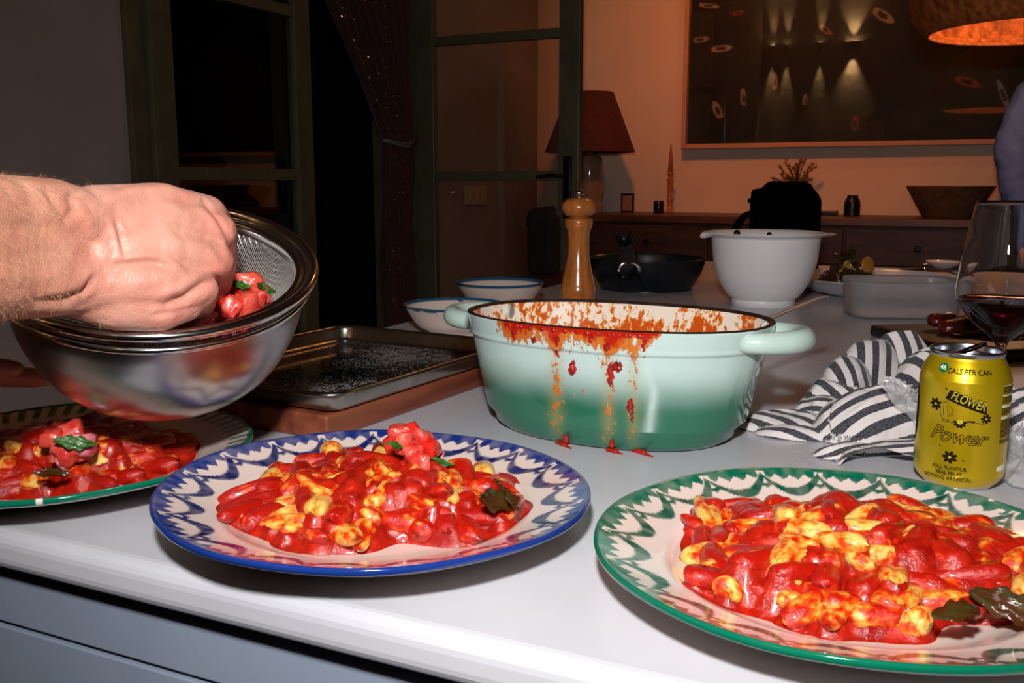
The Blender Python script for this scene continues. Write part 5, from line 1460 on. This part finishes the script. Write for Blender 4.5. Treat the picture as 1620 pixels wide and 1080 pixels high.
# candlestick with slim taper
l, k = side_thing('candlestick', 'amber candlestick with a slim tapered candle on the sideboard', 'candlestick', 1059, .12)
Y = l.location.y; zz = lambda y: zat(1059, y, Y) - ZS
V, Q = lathe([(.0005, 0), (.030, 0), (.030, .004), (.010, .010), (.011, zz(318)), (.016, zz(312)), (.009, zz(308)), (.013, zz(298)), (.012, zz(288)), (.018, zz(284)), (.009, zz(281)), (.012, zz(276)), (.022, zz(273)), (.010, zz(272)), (.0005, zz(272))], 32)
obj('holder', mesh('holder', V, Q), pm('amber_glass', lin(190, 110, 40), rough=.15, coat=.4, sss=.2), l)
V, Q = lathe([(.0005, zz(274)), (.012, zz(273)), (.0095, zz(250)), (.003, zz(229)), (.0005, zz(226))], 24); obj('candle', mesh('candle', V, Q), pm('candle_wax', lin(170, 100, 64), rough=.5, sss=.3), l)
# twigs in a vase behind the bag
l, k = side_thing('dried_twigs', 'dry yellow-green twigs in a small dark vase behind the black bag', 'plant', 1258, .14)
V, Q = lathe(smoothprof([(.0005, 0), (.05, 0), (.06, .04), (.045, .09), (.03, .11), (.032, .12)], 4), 32); obj('vase', mesh('vase', V, Q), MATS['black_ceramic'], l)
rg = random.Random(12); parts, lv = [], []
for i in range(24):
    a = rg.uniform(0, 6.28); sp_ = rg.uniform(.02, .12); h = rg.uniform(.11, .22)
    if i % 5 == 4: h *= .6; sp_ *= 1.3
    p = smoothprof([(0, 0, .08), (sp_ * .3 * math.cos(a), .3 * sp_ * math.sin(a) * .5, .08 + h * .4), (sp_ * .8 * math.cos(a + .2), sp_ * .5 * math.sin(a), .06 + h * .8), (sp_ * math.cos(a), sp_ * .5 * math.sin(a), .04 + h)], 4)
    parts.append(tube(p, .0022, 5))
    for q in p[3:]:
        for _ in range(3):
            d = Vector((rg.uniform(-1, 1), rg.uniform(-1, 1), rg.uniform(-.4, 1))).normalized() * rg.uniform(.010, .020)
            d = np.array(d); s = np.cross(d, (0, .3, 1)); s = s / (np.linalg.norm(s) + 1e-6) * .004
            lv.append((np.array([q, q + d * .5 + s, q + d, q + d * .5 - s]), [(0, 1, 2, 3)]))
V, Fc = join(parts); obj('stems', mesh('stems', V, Fc), pm('twig', lin(120, 84, 34), rough=.7), l)
V, Fc = join(lv); o = obj('leaves', mesh('leaves', V, Fc, False), pm('twig_leaf', lin(150, 116, 44), lin(110, 84, 30), rough=.7), l); o['kind'] = 'stuff'
# flat black box, lantern, conical bowl
l, k = side_thing('black_box', 'small flat black box on the sideboard between twigs and lantern', 'box', 1313, .14)
boxo('box_body', (-.036, .036, -.02, .02, 0, .022), MATS['black_ceramic'], l, .003)
l, k = side_thing('black_jar', 'black shouldered jar on the sideboard left of the conical bowl', 'jar', 1348, .14)
V, Q = lathe(smoothprof([(.0005, 0), (.034, 0), (.036, .01), (.036, .055), (.030, .075), (.024, .084), (.025, .090), (.022, .092), (.0005, .092)], 4), 32); obj('jar_body', mesh('jar_body', V, Q), MATS['black_ceramic'], l)
l, k = side_thing('conical_bowl', 'large conical stoneware bowl on the sideboard at the right', 'bowl', 1501, .24)
Y = l.location.y; zt_ = zat(1501, 294, Y) - ZS
V, Q = lathe([(.0005, 0), (36 * k, 0), (38 * k, .004), (64 * k, zt_ - .004), (65 * k, zt_), (63 * k, zt_), (35 * k, .010), (.0005, .008)], 64); obj('bowl_body', mesh('bowl_body', V, Q), pm('stoneware', lin(112, 84, 60), lin(90, 66, 48), scale=40, rough=.7), l)

# the large framed picture of a dark sea with small boats
def picture():
    uA, uB = u_(1079, TF - .02), 2.6
    z0 = zat(1079, 236, float(PT(1079, 236, TF - .02)[1])); z1 = z0 + 1.25
    o = thing('framed_picture', 'large framed aerial picture of small boats on dark water', 'picture', R(0, TF - .022, 0), YAW + math.radians(.5))
    ft = pm('picture_frame_wood', lin(196, 150, 120), lin(186, 140, 110), rough=.5)
    for b in ((uA, uA + .022, -.045, -.002, z0, z1), (uB - .022, uB, -.045, -.002, z0, z1), (uA + .022, uB - .022, -.045, -.002, z0, z0 + .022), (uA + .022, uB - .022, -.045, -.002, z1 - .022, z1)):
        boxo('frame_bar', b, ft, o, .0015)
    # image plane: painted point colours on a fine grid
    nx, nz = 520, 300
    X = np.linspace(uA + .022, uB - .022, nx); Zg = np.linspace(z0 + .022, z1 - .022, nz)
    GX, GZ = np.meshgrid(X, Zg, indexing='ij')
    n1 = fbm(GX * 2.2, GZ * 2.2, 1.0, 4); n2 = fbm(GX * 14, GZ * 14, 4.0, 3)
    g = sstep(.42, .75, n1)
    C = np.array(lin(9, 11, 7))[None, None] * (1 - g[..., None]) + np.array(lin(40, 44, 20))[None, None] * g[..., None]
    C = C * (.55 + .9 * n2[..., None])
    me = mesh('print', np.stack([GX, np.full_like(GX, -.010), GZ], -1).reshape(-1, 3), quads(nx, nz)[:, ::-1])
    # boats
    def at_(px, py):
        p = PT(px, py, TF - .01); return float(p @ UH), float(p[2])
    boats = [(1125, 11, 32, 8, -10, 0), (1112, 64, 24, 11, 5, 0), (1145, 78, 32, 12, 3, 0), (1170, 22, 18, 8, 10, 2), (1228, 129, 10, 24, 0, 0), (1178, 154, 10, 26, 5, 0), (1137, 174, 15, 28, 25, 0), (1275, 158, 7, 17, 0, 0),
             (1399, 27, 34, 16, -35, 0), (1308, 49, 22, 10, -38, 1), (1466, 53, 12, 24, 35, 0), (1354, 195, 12, 22, 0, 2), (1532, 131, 34, 14, -20, 1), (1586, 148, 9, 40, 22, 3)]
    cols = [lin(170, 142, 124), lin(140, 76, 62), lin(140, 44, 36), lin(150, 160, 180)]
    for (px, py, w_, h_, rot, ck) in boats:
        cx, cz = at_(px, py); ca, sa = math.cos(math.radians(rot)), math.sin(math.radians(rot))
        kx = 4.4 / FPX * 1.06
        dx = (GX - cx) / kx; dz = (GZ - cz) / kx
        a = dx * ca + dz * sa; b_ = -dx * sa + dz * ca
        if w_ >= h_: a, b_, L_, W_ = a, b_, w_ / 2, h_ / 2
        else: a, b_, L_, W_ = b_, a, h_ / 2, w_ / 2
        prof = np.clip(1 - np.clip(a / L_, -1, 1) ** 2 * np.where(a > 0, 1.0, .55), 0, 1) ** .6
        m_ = sstep(1.0, .6, np.abs(b_) / (W_ * prof + .01)) * (np.abs(a) < L_)
        inn = (np.abs(b_) < W_ * .45 * prof) & (np.abs(a + .15 * L_) < L_ * .45)
        col = np.array(cols[ck])
        C = C * (1 - m_[..., None]) + col * m_[..., None]
        C = np.where(inn[..., None], np.array(lin(48, 30, 24)), C)
    setcol(me, C.reshape(-1, 3))
    obj('print', me, pm('print_ink', (1, 1, 1), (.96, .96, .96), rough=.6, attr='Col'), o)
    boxo('cover_glass', (uA + .02, uB - .02, -.020, -.017, z0 + .02, z1 - .02), pm('picture_glass', (1, 1, 1), (1, 1, 1), rough=0.0, trans=1.0, ior=1.5), o)
picture()

# woven pendant lamp over the table
def pendant():
    o = thing('pendant_lamp', 'woven straw pendant lamp glowing orange at the upper right', 'lamp', (0, 0, 0))
    D = 2.75; k = D / FPX
    c = PD(1640, 32, D)
    o.location = (c[0], D, 0)
    zc = lambda y: float(PD(1640, y - 8, D)[2])
    prof = smoothprof([(150 * k, zc(56)), (166 * k, zc(42)), (178 * k, zc(20)), (180 * k, zc(-10)), (165 * k, zc(-70)), (120 * k, zc(-130)), (60 * k, zc(-165)), (14 * k, zc(-175))], 8)
    # horizontal rows of wound straw
    n = len(prof); th = np.linspace(0, 2 * np.pi, 240, endpoint=False)
    parts = []
    m = bpy.data.materials.new('straw'); m.use_nodes = True
    pm_ = pm('woven_straw', lin(190, 112, 52), lin(120, 62, 26), scale=50, rough=.7, stretch=(1, 1, .15), bump=.5, bscale=160, sss=.0)
    t = pm_.node_tree; 
    V, Q = lathe(prof, 240)
    r = np.hypot(V[:, 0], V[:, 1]); a = np.arctan2(V[:, 1], V[:, 0])
    f = 1 + .006 * np.sin(a * 120)
    V[:, 0] *= f; V[:, 1] *= f
    s = obj('woven_shade', mesh('woven_shade', V, Q), pm_, o); q = s.modifiers.new('t', 'SOLIDIFY'); q.thickness = .006
    for j in range(0, n, 6):
        V, Q = tube(np.stack([np.cos(th) * (prof[j][0] + .002), np.sin(th) * (prof[j][0] + .002), np.full_like(th, prof[j][1])], -1), .005, 6, closed=True)
        obj('hoop', mesh('hoop', V, Q), pm_, o)
    V, Q = lathe([(.0005, -.03), (.02, -.025), (.03, 0), (.022, .03), (.0005, .06)], 24); V[:, 2] += zc(-30)
    b = obj('bulb', mesh('bulb', V, Q), pm('bulb_glow', (1, .7, .4), emis=(1, .55, .22), estr=6), o)
    V, Fc = tube(np.array([(0, 0, zc(0)), (0, 0, HC - .001)]), .004, 6); obj('cord', mesh('cord', V, Fc), blk, o)
    bl = bpy.data.objects['pendant_bulb']; bl.location = (c[0], D, zc(-6))
pendant()

# dark chair with cloth and low cream cabinet by the glazed door
def corner_things():
    D = 3.3
    c = PD(868, 450, D)
    o = thing('low_cabinet', 'low cabinet with dark top and cream front beside the glazed door', 'cabinet', (c[0] + .03, D, 0), YAW)
    zt = zat(868, 434, D); 
    cw = pm('cream_paint', lin(214, 190, 150), lin(204, 180, 140), rough=.5)
    boxo('cabinet_top', (-.10, .16, -.16, .16, zt - .03, zt), pm('mahogany', lin(70, 34, 26), lin(54, 26, 20), rough=.35), o, .004)
    boxo('carcass', (-.09, .15, -.14, .15, .06, zt - .03), cw, o)
    boxo('drawer', (-.04, .13, -.152, -.14, zt - .14, zt - .055), MATS['mahogany'], o, .003)
    boxo('plinth', (-.08, .14, -.13, .14, 0, .06), blk, o)
    parts = []
    k = D / FPX
    b = thing('covered_stand', 'tall dark cloth-covered object on the low cabinet behind the glazed door', 'stand', (c[0] - .02, D + .02, zt), YAW)
    zz = lambda y: zat(862, y, D) - zt
    V, Fc = box(-.045, .05, -.05, .05, 0.0, zz(338), .02, 3); parts.append((V, Fc))
    parts.append(capsule((-.035, 0, zz(340)), (.03, 0, zz(334)), .022, .02)); parts.append(capsule((-.055, 0, zz(346)), (-.03, 0, zz(338)), .012, .018)); parts.append(capsule((-.058, 0, zz(358)), (-.05, 0, zz(346)), .008, .012))
    me = fuse(parts, .006, 5); obj('dark_cloth', me, pm('dark_cloth', lin(30, 22, 20), lin(20, 14, 14), rough=.9, bump=.3, bscale=120), b)
corner_things()
# ------------------------------------------------------------------ people
SKIN = bpy.data.materials.new('skin'); SKIN.use_nodes = True
def skin_nodes():
    nt = SKIN.node_tree; b = nt.nodes['Principled BSDF']; N, L = nt.nodes.new, nt.links.new
    tc = N('ShaderNodeTexCoord')
    n1 = N('ShaderNodeTexNoise'); n1.inputs['Scale'].default_value = 26; n1.inputs['Detail'].default_value = 5; L(tc.outputs['Object'], n1.inputs['Vector'])
    cr = N('ShaderNodeValToRGB'); L(n1.outputs[0], cr.inputs[0]); e = cr.color_ramp.elements
    e[0].position = .32; e[0].color = (*lin(190, 128, 110), 1); e[1].position = .68; e[1].color = (*lin(208, 156, 138), 1)
    at = N('ShaderNodeAttribute'); at.attribute_name = 'Tone'
    mx = N('ShaderNodeMix'); mx.data_type = 'RGBA'; mx.blend_type = 'MULTIPLY'; mx.inputs[0].default_value = 1
    L(cr.outputs[0], mx.inputs[6]); L(at.outputs['Color'], mx.inputs[7]); L(mx.outputs[2], b.inputs['Base Color'])
    b.inputs['Roughness'].default_value = .42; b.inputs['Subsurface Weight'].default_value = .25; b.inputs['Subsurface Radius'].default_value = (1, .35, .2); b.inputs['Subsurface Scale'].default_value = .006
    b.inputs['Specular IOR Level'].default_value = .35
    v = N('ShaderNodeTexVoronoi'); v.inputs['Scale'].default_value = 700; L(tc.outputs['Object'], v.inputs['Vector'])
    n2 = N('ShaderNodeTexNoise'); n2.inputs['Scale'].default_value = 160; n2.inputs['Detail'].default_value = 5; L(tc.outputs['Object'], n2.inputs['Vector'])
    ad = N('ShaderNodeMath'); ad.operation = 'MULTIPLY_ADD'; ad.inputs[1].default_value = .35; L(v.outputs['Distance'], ad.inputs[0]); L(n2.outputs[0], ad.inputs[2])
    bp = N('ShaderNodeBump'); bp.inputs['Strength'].default_value = .55; bp.inputs['Distance'].default_value = .0011; L(ad.outputs[0], bp.inputs['Height']); L(bp.outputs[0], b.inputs['Normal'])
skin_nodes()
def pr_(px, py, D, r): return (PD(px, py, D), r * D / FPX)
def arm_hand():
    parts = []
    elbow = np.array([-.335, .30, 1.125])
    parts += chain([(elbow, .045), pr_(0, 335, .545, 60), pr_(80, 338, .58, 56), pr_(140, 352, .60, 50)])
    parts += chain([(elbow, .045), pr_(0, 436, .540, 72), pr_(70, 436, .575, 68), pr_(130, 436, .597, 58)])
    parts += chain([(elbow + np.array([0, 0, 0]), .048), pr_(0, 390, .555, 84), pr_(120, 395, .61, 72)])
    # back of the hand: four metacarpals and the flesh under them
    parts += chain([pr_(150, 338, .605, 46), pr_(250, 328, .640, 39), pr_(326, 341, .672, 33)])
    parts += chain([pr_(150, 372, .602, 48), pr_(255, 352, .634, 42), pr_(343, 366, .664, 31)])
    parts += chain([pr_(150, 408, .600, 50), pr_(255, 398, .626, 44), pr_(340, 412, .653, 30)])
    parts += chain([pr_(145, 446, .598, 52), pr_(250, 444, .618, 44), pr_(318, 458, .638, 28)])
    parts += chain([pr_(120, 452, .600, 50), pr_(185, 478, .608, 46), pr_(250, 486, .620, 40), pr_(292, 480, .635, 30)])
    parts += chain([pr_(170, 400, .630, 66), pr_(250, 400, .655, 64), pr_(300, 420, .675, 46)])
    # fingers curling down into the strainer
    parts += chain([pr_(326, 341, .672, 33), pr_(349, 368, .716, 27), pr_(348, 425, .742, 22), pr_(332, 466, .742, 18)])
    parts += chain([pr_(343, 366, .664, 31), pr_(352, 408, .700, 24), pr_(348, 452, .722, 21), pr_(332, 490, .722, 17)])
    parts += chain([pr_(340, 412, .653, 30), pr_(346, 442, .688, 23), pr_(330, 480, .706, 20), pr_(310, 502, .704, 16)])
    parts += chain([pr_(318, 458, .638, 28), pr_(318, 484, .662, 22), pr_(296, 504, .684, 18), pr_(278, 512, .686, 15)])
    # thumb on the far side, closing against the fingers
    parts += chain([pr_(170, 350, .640, 38), pr_(240, 400, .700, 30), pr_(298, 440, .730, 24), pr_(318, 478, .735, 18)])
    me = fuse(parts, .0017, 10, .5)
    V, Nn = getco(me), getno(me)
    px, py = PX(V)
    # ridges: tendons, knuckles, veins and the folds at the wrist, on the skin turned towards the lens
    view = (CP - V); view /= np.linalg.norm(view, axis=1)[:, None]
    facing = sstep(.0, .35, (Nn * view).sum(1)) * (V[:, 1] < .70)
    def ridge(line, w_, h_, tap=True):
        ln = np.array(line, float); best = np.full(len(V), 1e9); tt = np.zeros(len(V)); seg = len(ln) - 1
        for i in range(seg):
            a, b = ln[i], ln[i + 1]; d = b - a; L2 = d @ d
            s = np.clip(((px - a[0]) * d[0] + (py - a[1]) * d[1]) / L2, 0, 1)
            q = np.hypot(px - a[0] - s * d[0], py - a[1] - s * d[1])
            m_ = q < best; best = np.where(m_, q, best); tt = np.where(m_, (i + s) / seg, tt)
        amp = np.sin(np.pi * np.clip(tt * .9 + .05, 0, 1)) ** .4 if tap else 1
        return h_ * np.exp(-(best / w_) ** 2) * amp
    D_ = np.zeros(len(V))
    D_ += ridge([(150, 322), (210, 302), (262, 298), (318, 318), (338, 332)], 9, .0022)
    D_ += ridge([(200, 330), (260, 322), (310, 338), (345, 352)], 9, .0010)
    D_ += ridge([(176, 352), (182, 378), (190, 402)], 5, .0016)
    D_ -= ridge([(184, 350), (192, 378), (196, 404)], 4, .0020)
    D_ += ridge([(128, 336), (140, 350), (152, 376)], 12, .0020)
    D_ += ridge([(185, 408), (235, 404), (266, 412), (290, 424)], 6, .0018)
    D_ -= ridge([(190, 418), (240, 416), (275, 428)], 6, .0012)
    D_ -= ridge([(270, 400), (280, 412), (292, 422)], 3.2, .0010)
    D_ += ridge([(298, 320), (330, 344), (350, 372), (356, 396)], 7, .0016)
    D_ -= ridge([(318, 318), (345, 348), (364, 380), (372, 404)], 4.5, .0020)
    D_ += ridge([(330, 400), (345, 418), (352, 432)], 10, .0026)
    D_ += ridge([(300, 384), (322, 396)], 12, .0012)
    D_ += ridge([(250, 470), (285, 455), (320, 432), (350, 424)], 8, .0022)
    D_ -= ridge([(262, 482), (292, 470), (322, 448), (342, 440)], 5, .0026)
    D_ += ridge([(280, 490), (306, 478), (330, 464)], 8, .0018)
    D_ -= ridge([(240, 500), (275, 494), (305, 484)], 4, .0014)
    D_ -= ridge([(124, 300), (112, 312), (118, 330), (106, 350)], 7, .0022)
    D_ -= ridge([(60, 478), (100, 474), (132, 462), (148, 440)], 6, .0030)
    D_ += ridge([(80, 462), (120, 452), (140, 434)], 10, .0016)
    D_ += ridge([(30, 486), (100, 488), (140, 492)], 12, .0012)
    D_ -= ridge([(74, 300), (92, 330), (104, 350)], 6, .0014)
    D_ += .0007 * (fbm(V[:, 0] * 120, V[:, 1] * 120, V[:, 2] * 120) - .5) * 2
    setco(me, V + Nn * (D_ * facing)[:, None])
    # knuckles and the flushed fingers are redder than the back of the hand; the forearm is browner
    red = np.exp(-(np.hypot(px - 352, py - 345) / 30) ** 2) + np.exp(-(np.hypot(px - 352, py - 425) / 28) ** 2) + sstep(330, 372, px) * .5 + np.exp(-(np.hypot(px - 300, py - 490) / 40) ** 2) * .6
    red = np.clip(red, 0, 1) * (V[:, 1] > .58)
    fore = sstep(170, 60, px)
    T = np.ones((len(V), 3)); T *= 1 - red[:, None] * np.array([.06, .26, .26]); T *= 1 - fore[:, None] * np.array([.05, .10, .20])
    setcol(me, T, 'Tone')
    return me, V, Nn, px, py
def person_cook():
    root = thing('person', 'person at the left edge reaching a bare hand into the strainer', 'person', (-.60, -.02, 0))
    off = np.array([-.60, -.02, 0])
    me, V, Nn, px, py = arm_hand()
    me.transform(Matrix.Translation(tuple(-off)))
    obj('right_forearm_and_hand', me, SKIN, root).name = 'forearm_with_hand'
    # fine hairs on the forearm and wrist
    rg = np.random.default_rng(5)
    view = (CP - V); view /= np.linalg.norm(view, axis=1)[:, None]
    ok = np.where((px > -60) & (px < 175) & ((Nn * view).sum(1) > -.1) & (V[:, 1] < .62))[0]
    pick = rg.choice(ok, 1500)
    parts = []
    for i in pick:
        if px[i] > 110 and rg.random() < .6: continue
        n = Nn[i]; d = np.array([.25, .35, -.9]) + rg.normal(0, .35, 3); d = d - n * (d @ n); d /= np.linalg.norm(d) + 1e-9
        Lh = rg.uniform(.004, .009); s = np.cross(n, d) * .00006
        a = V[i]; b = a + (d * .5 + n * .35) * Lh * .6; c = a + (d * .95 + n * .45) * Lh
        P = np.array([a - s, a + s, b + s * .7, b - s * .7, c]) - off
        parts.append((P, [(0, 1, 2, 3), (3, 2, 4)]))
    Vh, Fh = join(parts)
    h = obj('arm_hair', mesh('arm_hair', Vh, Fh, False), pm('arm_hair', lin(214, 172, 130), rough=.5), root); h['kind'] = 'stuff'
    # left hand under the bowl
    parts = []
    parts += chain([(np.array([-.78, .30, 1.10]), .040), (np.array([-.58, .58, 1.055]), .028)])
    w_ = np.array([-.58, .58, 1.055])
    for k, (a, b, c) in enumerate([((-.445, .640, 1.050), (-.385, .690, 1.030), (-.352, .722, 1.016)), ((-.450, .665, 1.040), (-.385, .715, 1.016), (-.345, .745, 1.004)), ((-.455, .690, 1.032), (-.392, .740, 1.008), (-.352, .770, .998)), ((-.465, .712, 1.028), (-.41, .758, 1.010), (-.375, .785, 1.000))]):
        parts += chain([(w_, .024), (np.array(a), .0125), (np.array(b), .0095), (np.array(c), .0078)])
    parts += chain([(w_, .022), (np.array([-.49, .615, 1.085]), .014), (np.array([-.425, .625, 1.102]), .0115), (np.array([-.385, .640, 1.108]), .009)])
    me2 = fuse(parts, .0022, 6); V_ = getco(me2); V_[:, 0] -= .080 * sstep(-.30, -.40, V_[:, 0]); setco(me2, V_); me2.transform(Matrix.Translation(tuple(-off))); setcol(me2, np.ones((len(me2.vertices), 3)) * np.array([.92, .84, .82]), 'Tone')
    obj('hand', me2, SKIN, root)
    # body outside the frame
    BS = np.array([-.17, .07, 0])
    tee = pm('dark_tshirt', lin(34, 36, 44), lin(28, 30, 38), scale=30, rough=.9)
    P = []
    sR, sL = np.array([-.43, .02, 1.40]) + BS, np.array([-.79, .02, 1.40]) + BS
    P += chain([(np.array([-.61, -.03, 1.0]) + BS, .145), (np.array([-.61, -.04, 1.25]) + BS, .150), (np.array([-.61, -.03, 1.40]) + BS, .10)])
    P += chain([(sR, .065), (np.array([-.40, .12, 1.28]) + BS, .058)]) + chain([(sL, .065), (np.array([-.80, .12, 1.26]) + BS, .058)]) + chain([(sR, .07), (sL, .07)])
    b = fuse(P, .012, 6); b.transform(Matrix.Translation(tuple(-off))); obj('tshirt', b, tee, root)
    P = chain([(np.array([-.40, .10, 1.30]) + BS, .048), (np.array([-.335, .30, 1.125]), .044)]) 
    P2 = chain([(np.array([-.80, .10, 1.28]) + BS, .048), (np.array([-.78, .30, 1.10]), .042)])
    for nm, q in (('upper_arm', P), ('upper_arm', P2)):
        b = fuse(q, .008, 4); b.transform(Matrix.Translation(tuple(-off))); setcol(b, np.ones((len(b.vertices), 3)), 'Tone'); obj(nm, b, SKIN, root)
    P = chain([(np.array([-.61, -.02, 1.44]) + BS, .055), (np.array([-.61, .0, 1.54]) + BS, .055)]) + chain([(np.array([-.61, .01, 1.60]) + BS, .082), (np.array([-.61, -.01, 1.68]) + BS, .092)]) + chain([(np.array([-.61, .085, 1.60]) + BS, .018), (np.array([-.61, .095, 1.58]) + BS, .020)])
    b = fuse(P, .006, 5); b.transform(Matrix.Translation(tuple(-off))); setcol(b, np.ones((len(b.vertices), 3)), 'Tone'); obj('head', b, SKIN, root)
    P = chain([(np.array([-.61, -.03, 1.66]) + BS, .094), (np.array([-.61, -.01, 1.71]) + BS, .092)])
    b = fuse(P, .008, 3); V_ = getco(b); V_[:, 1] -= .012; setco(b, V_ - off); obj('hair', b, pm('dark_hair', lin(40, 28, 20), rough=.6), root)
    P = []
    for s in (-1, 1): P += chain([(np.array([-.61 + s * .08, -.03, .95]) + BS, .10), (np.array([-.61 + s * .09, .0, .5]) + BS, .072), (np.array([-.61 + s * .09, -.03, .10]) + BS, .055)])
    b = fuse(P, .014, 4); b.transform(Matrix.Translation(tuple(-off))); obj('trousers', b, pm('dark_denim', lin(30, 36, 56), rough=.9), root)
    for s in (-1, 1):
        V, Fc = join([capsule((s * .09 - .18, .01, .045), (s * .10 - .18, .19, .040), .045, .040)]); V[:, 2] = np.maximum(V[:, 2], .0); obj('shoe', mesh('shoe', V, Fc), blk, root)
person_cook()
def person_far():
    D = 3.25; k = D / FPX
    c = PD(1684, 300, D)
    root = thing('person', 'person in a light blue shirt standing behind the wine glass at the right edge', 'person', (c[0], D, 0), math.radians(10))
    shirt = pm('blue_shirt', lin(84, 104, 170), lin(70, 90, 150), scale=16, rough=.85, bump=.5, bscale=22, detail=5, bdist=.02)
    z = lambda y: float(PD(1650, y, D)[2])
    x = lambda px: (px - 1700) * k
    P = chain([(np.array([0, 0, .98]), .15), (np.array([0, 0, 1.2]), .155), (np.array([0, 0, 1.42]), .12)])
    for s in (-1, 1):
        P += chain([(np.array([s * .15, 0, 1.44]), .062), (np.array([s * (.222), -.01, z(235)]), .056), (np.array([s * .225, -.05, z(300)]), .050), (np.array([s * .19, -.10, .96]), .040)])
    P += chain([(np.array([-.15, 0, 1.44]), .06), (np.array([.15, 0, 1.44]), .06)])
    me = fuse(P, .010, 5); V, Nn = getco(me), getno(me)
    V += Nn * (.012 * (fbm(V[:, 0] * 16, V[:, 1] * 16, V[:, 2] * 34) - .5))[:, None]; setco(me, V)
    obj('shirt', me, shirt, root)
    P = chain([(np.array([0, 0, 1.48]), .055), (np.array([0, -.01, 1.58]), .055)]) + chain([(np.array([0, -.02, 1.64]), .082), (np.array([0, 0, 1.72]), .092)]) + chain([(np.array([0, -.10, 1.64]), .016), (np.array([0, -.108, 1.62]), .019)])
    b = fuse(P, .006, 4); setcol(b, np.ones((len(b.vertices), 3)), 'Tone'); obj('head', b, SKIN, root)
    b = fuse(chain([(np.array([0, .02, 1.69]), .095), (np.array([0, .01, 1.75]), .090)]), .008, 3); obj('hair', b, MATS['dark_hair'], root)
    for s in (-1, 1):
        P = chain([(np.array([s * .19, -.10, .96]), .032), (np.array([s * .185, -.14, .90]), .035)])
        for f in range(4): P += chain([(np.array([s * (.205 - .018 * f), -.15, .88]), .012), (np.array([s * (.205 - .018 * f), -.165, .84]), .009), (np.array([s * (.200 - .018 * f), -.160, .81]), .0075)])
        P += chain([(np.array([s * .17, -.15, .90]), .014), (np.array([s * .145, -.165, .86]), .010)])
        b = fuse(P, .004, 3); setcol(b, np.ones((len(b.vertices), 3)), 'Tone'); obj('hand', b, SKIN, root)
    P = []
    for s in (-1, 1): P += chain([(np.array([s * .08, 0, .95]), .10), (np.array([s * .09, -.02, .5]), .072), (np.array([s * .09, 0, .10]), .055)])
    obj('trousers', fuse(P, .014, 4), pm('grey_trousers', lin(70, 66, 60), rough=.9), root)
    for s in (-1, 1):
        V, Fc = capsule((s * .09, .05, .045), (s * .10, -.12, .040), .045, .040); V[:, 2] = np.maximum(V[:, 2], .0); obj('shoe', mesh('shoe', V, Fc), blk, root)
person_far()
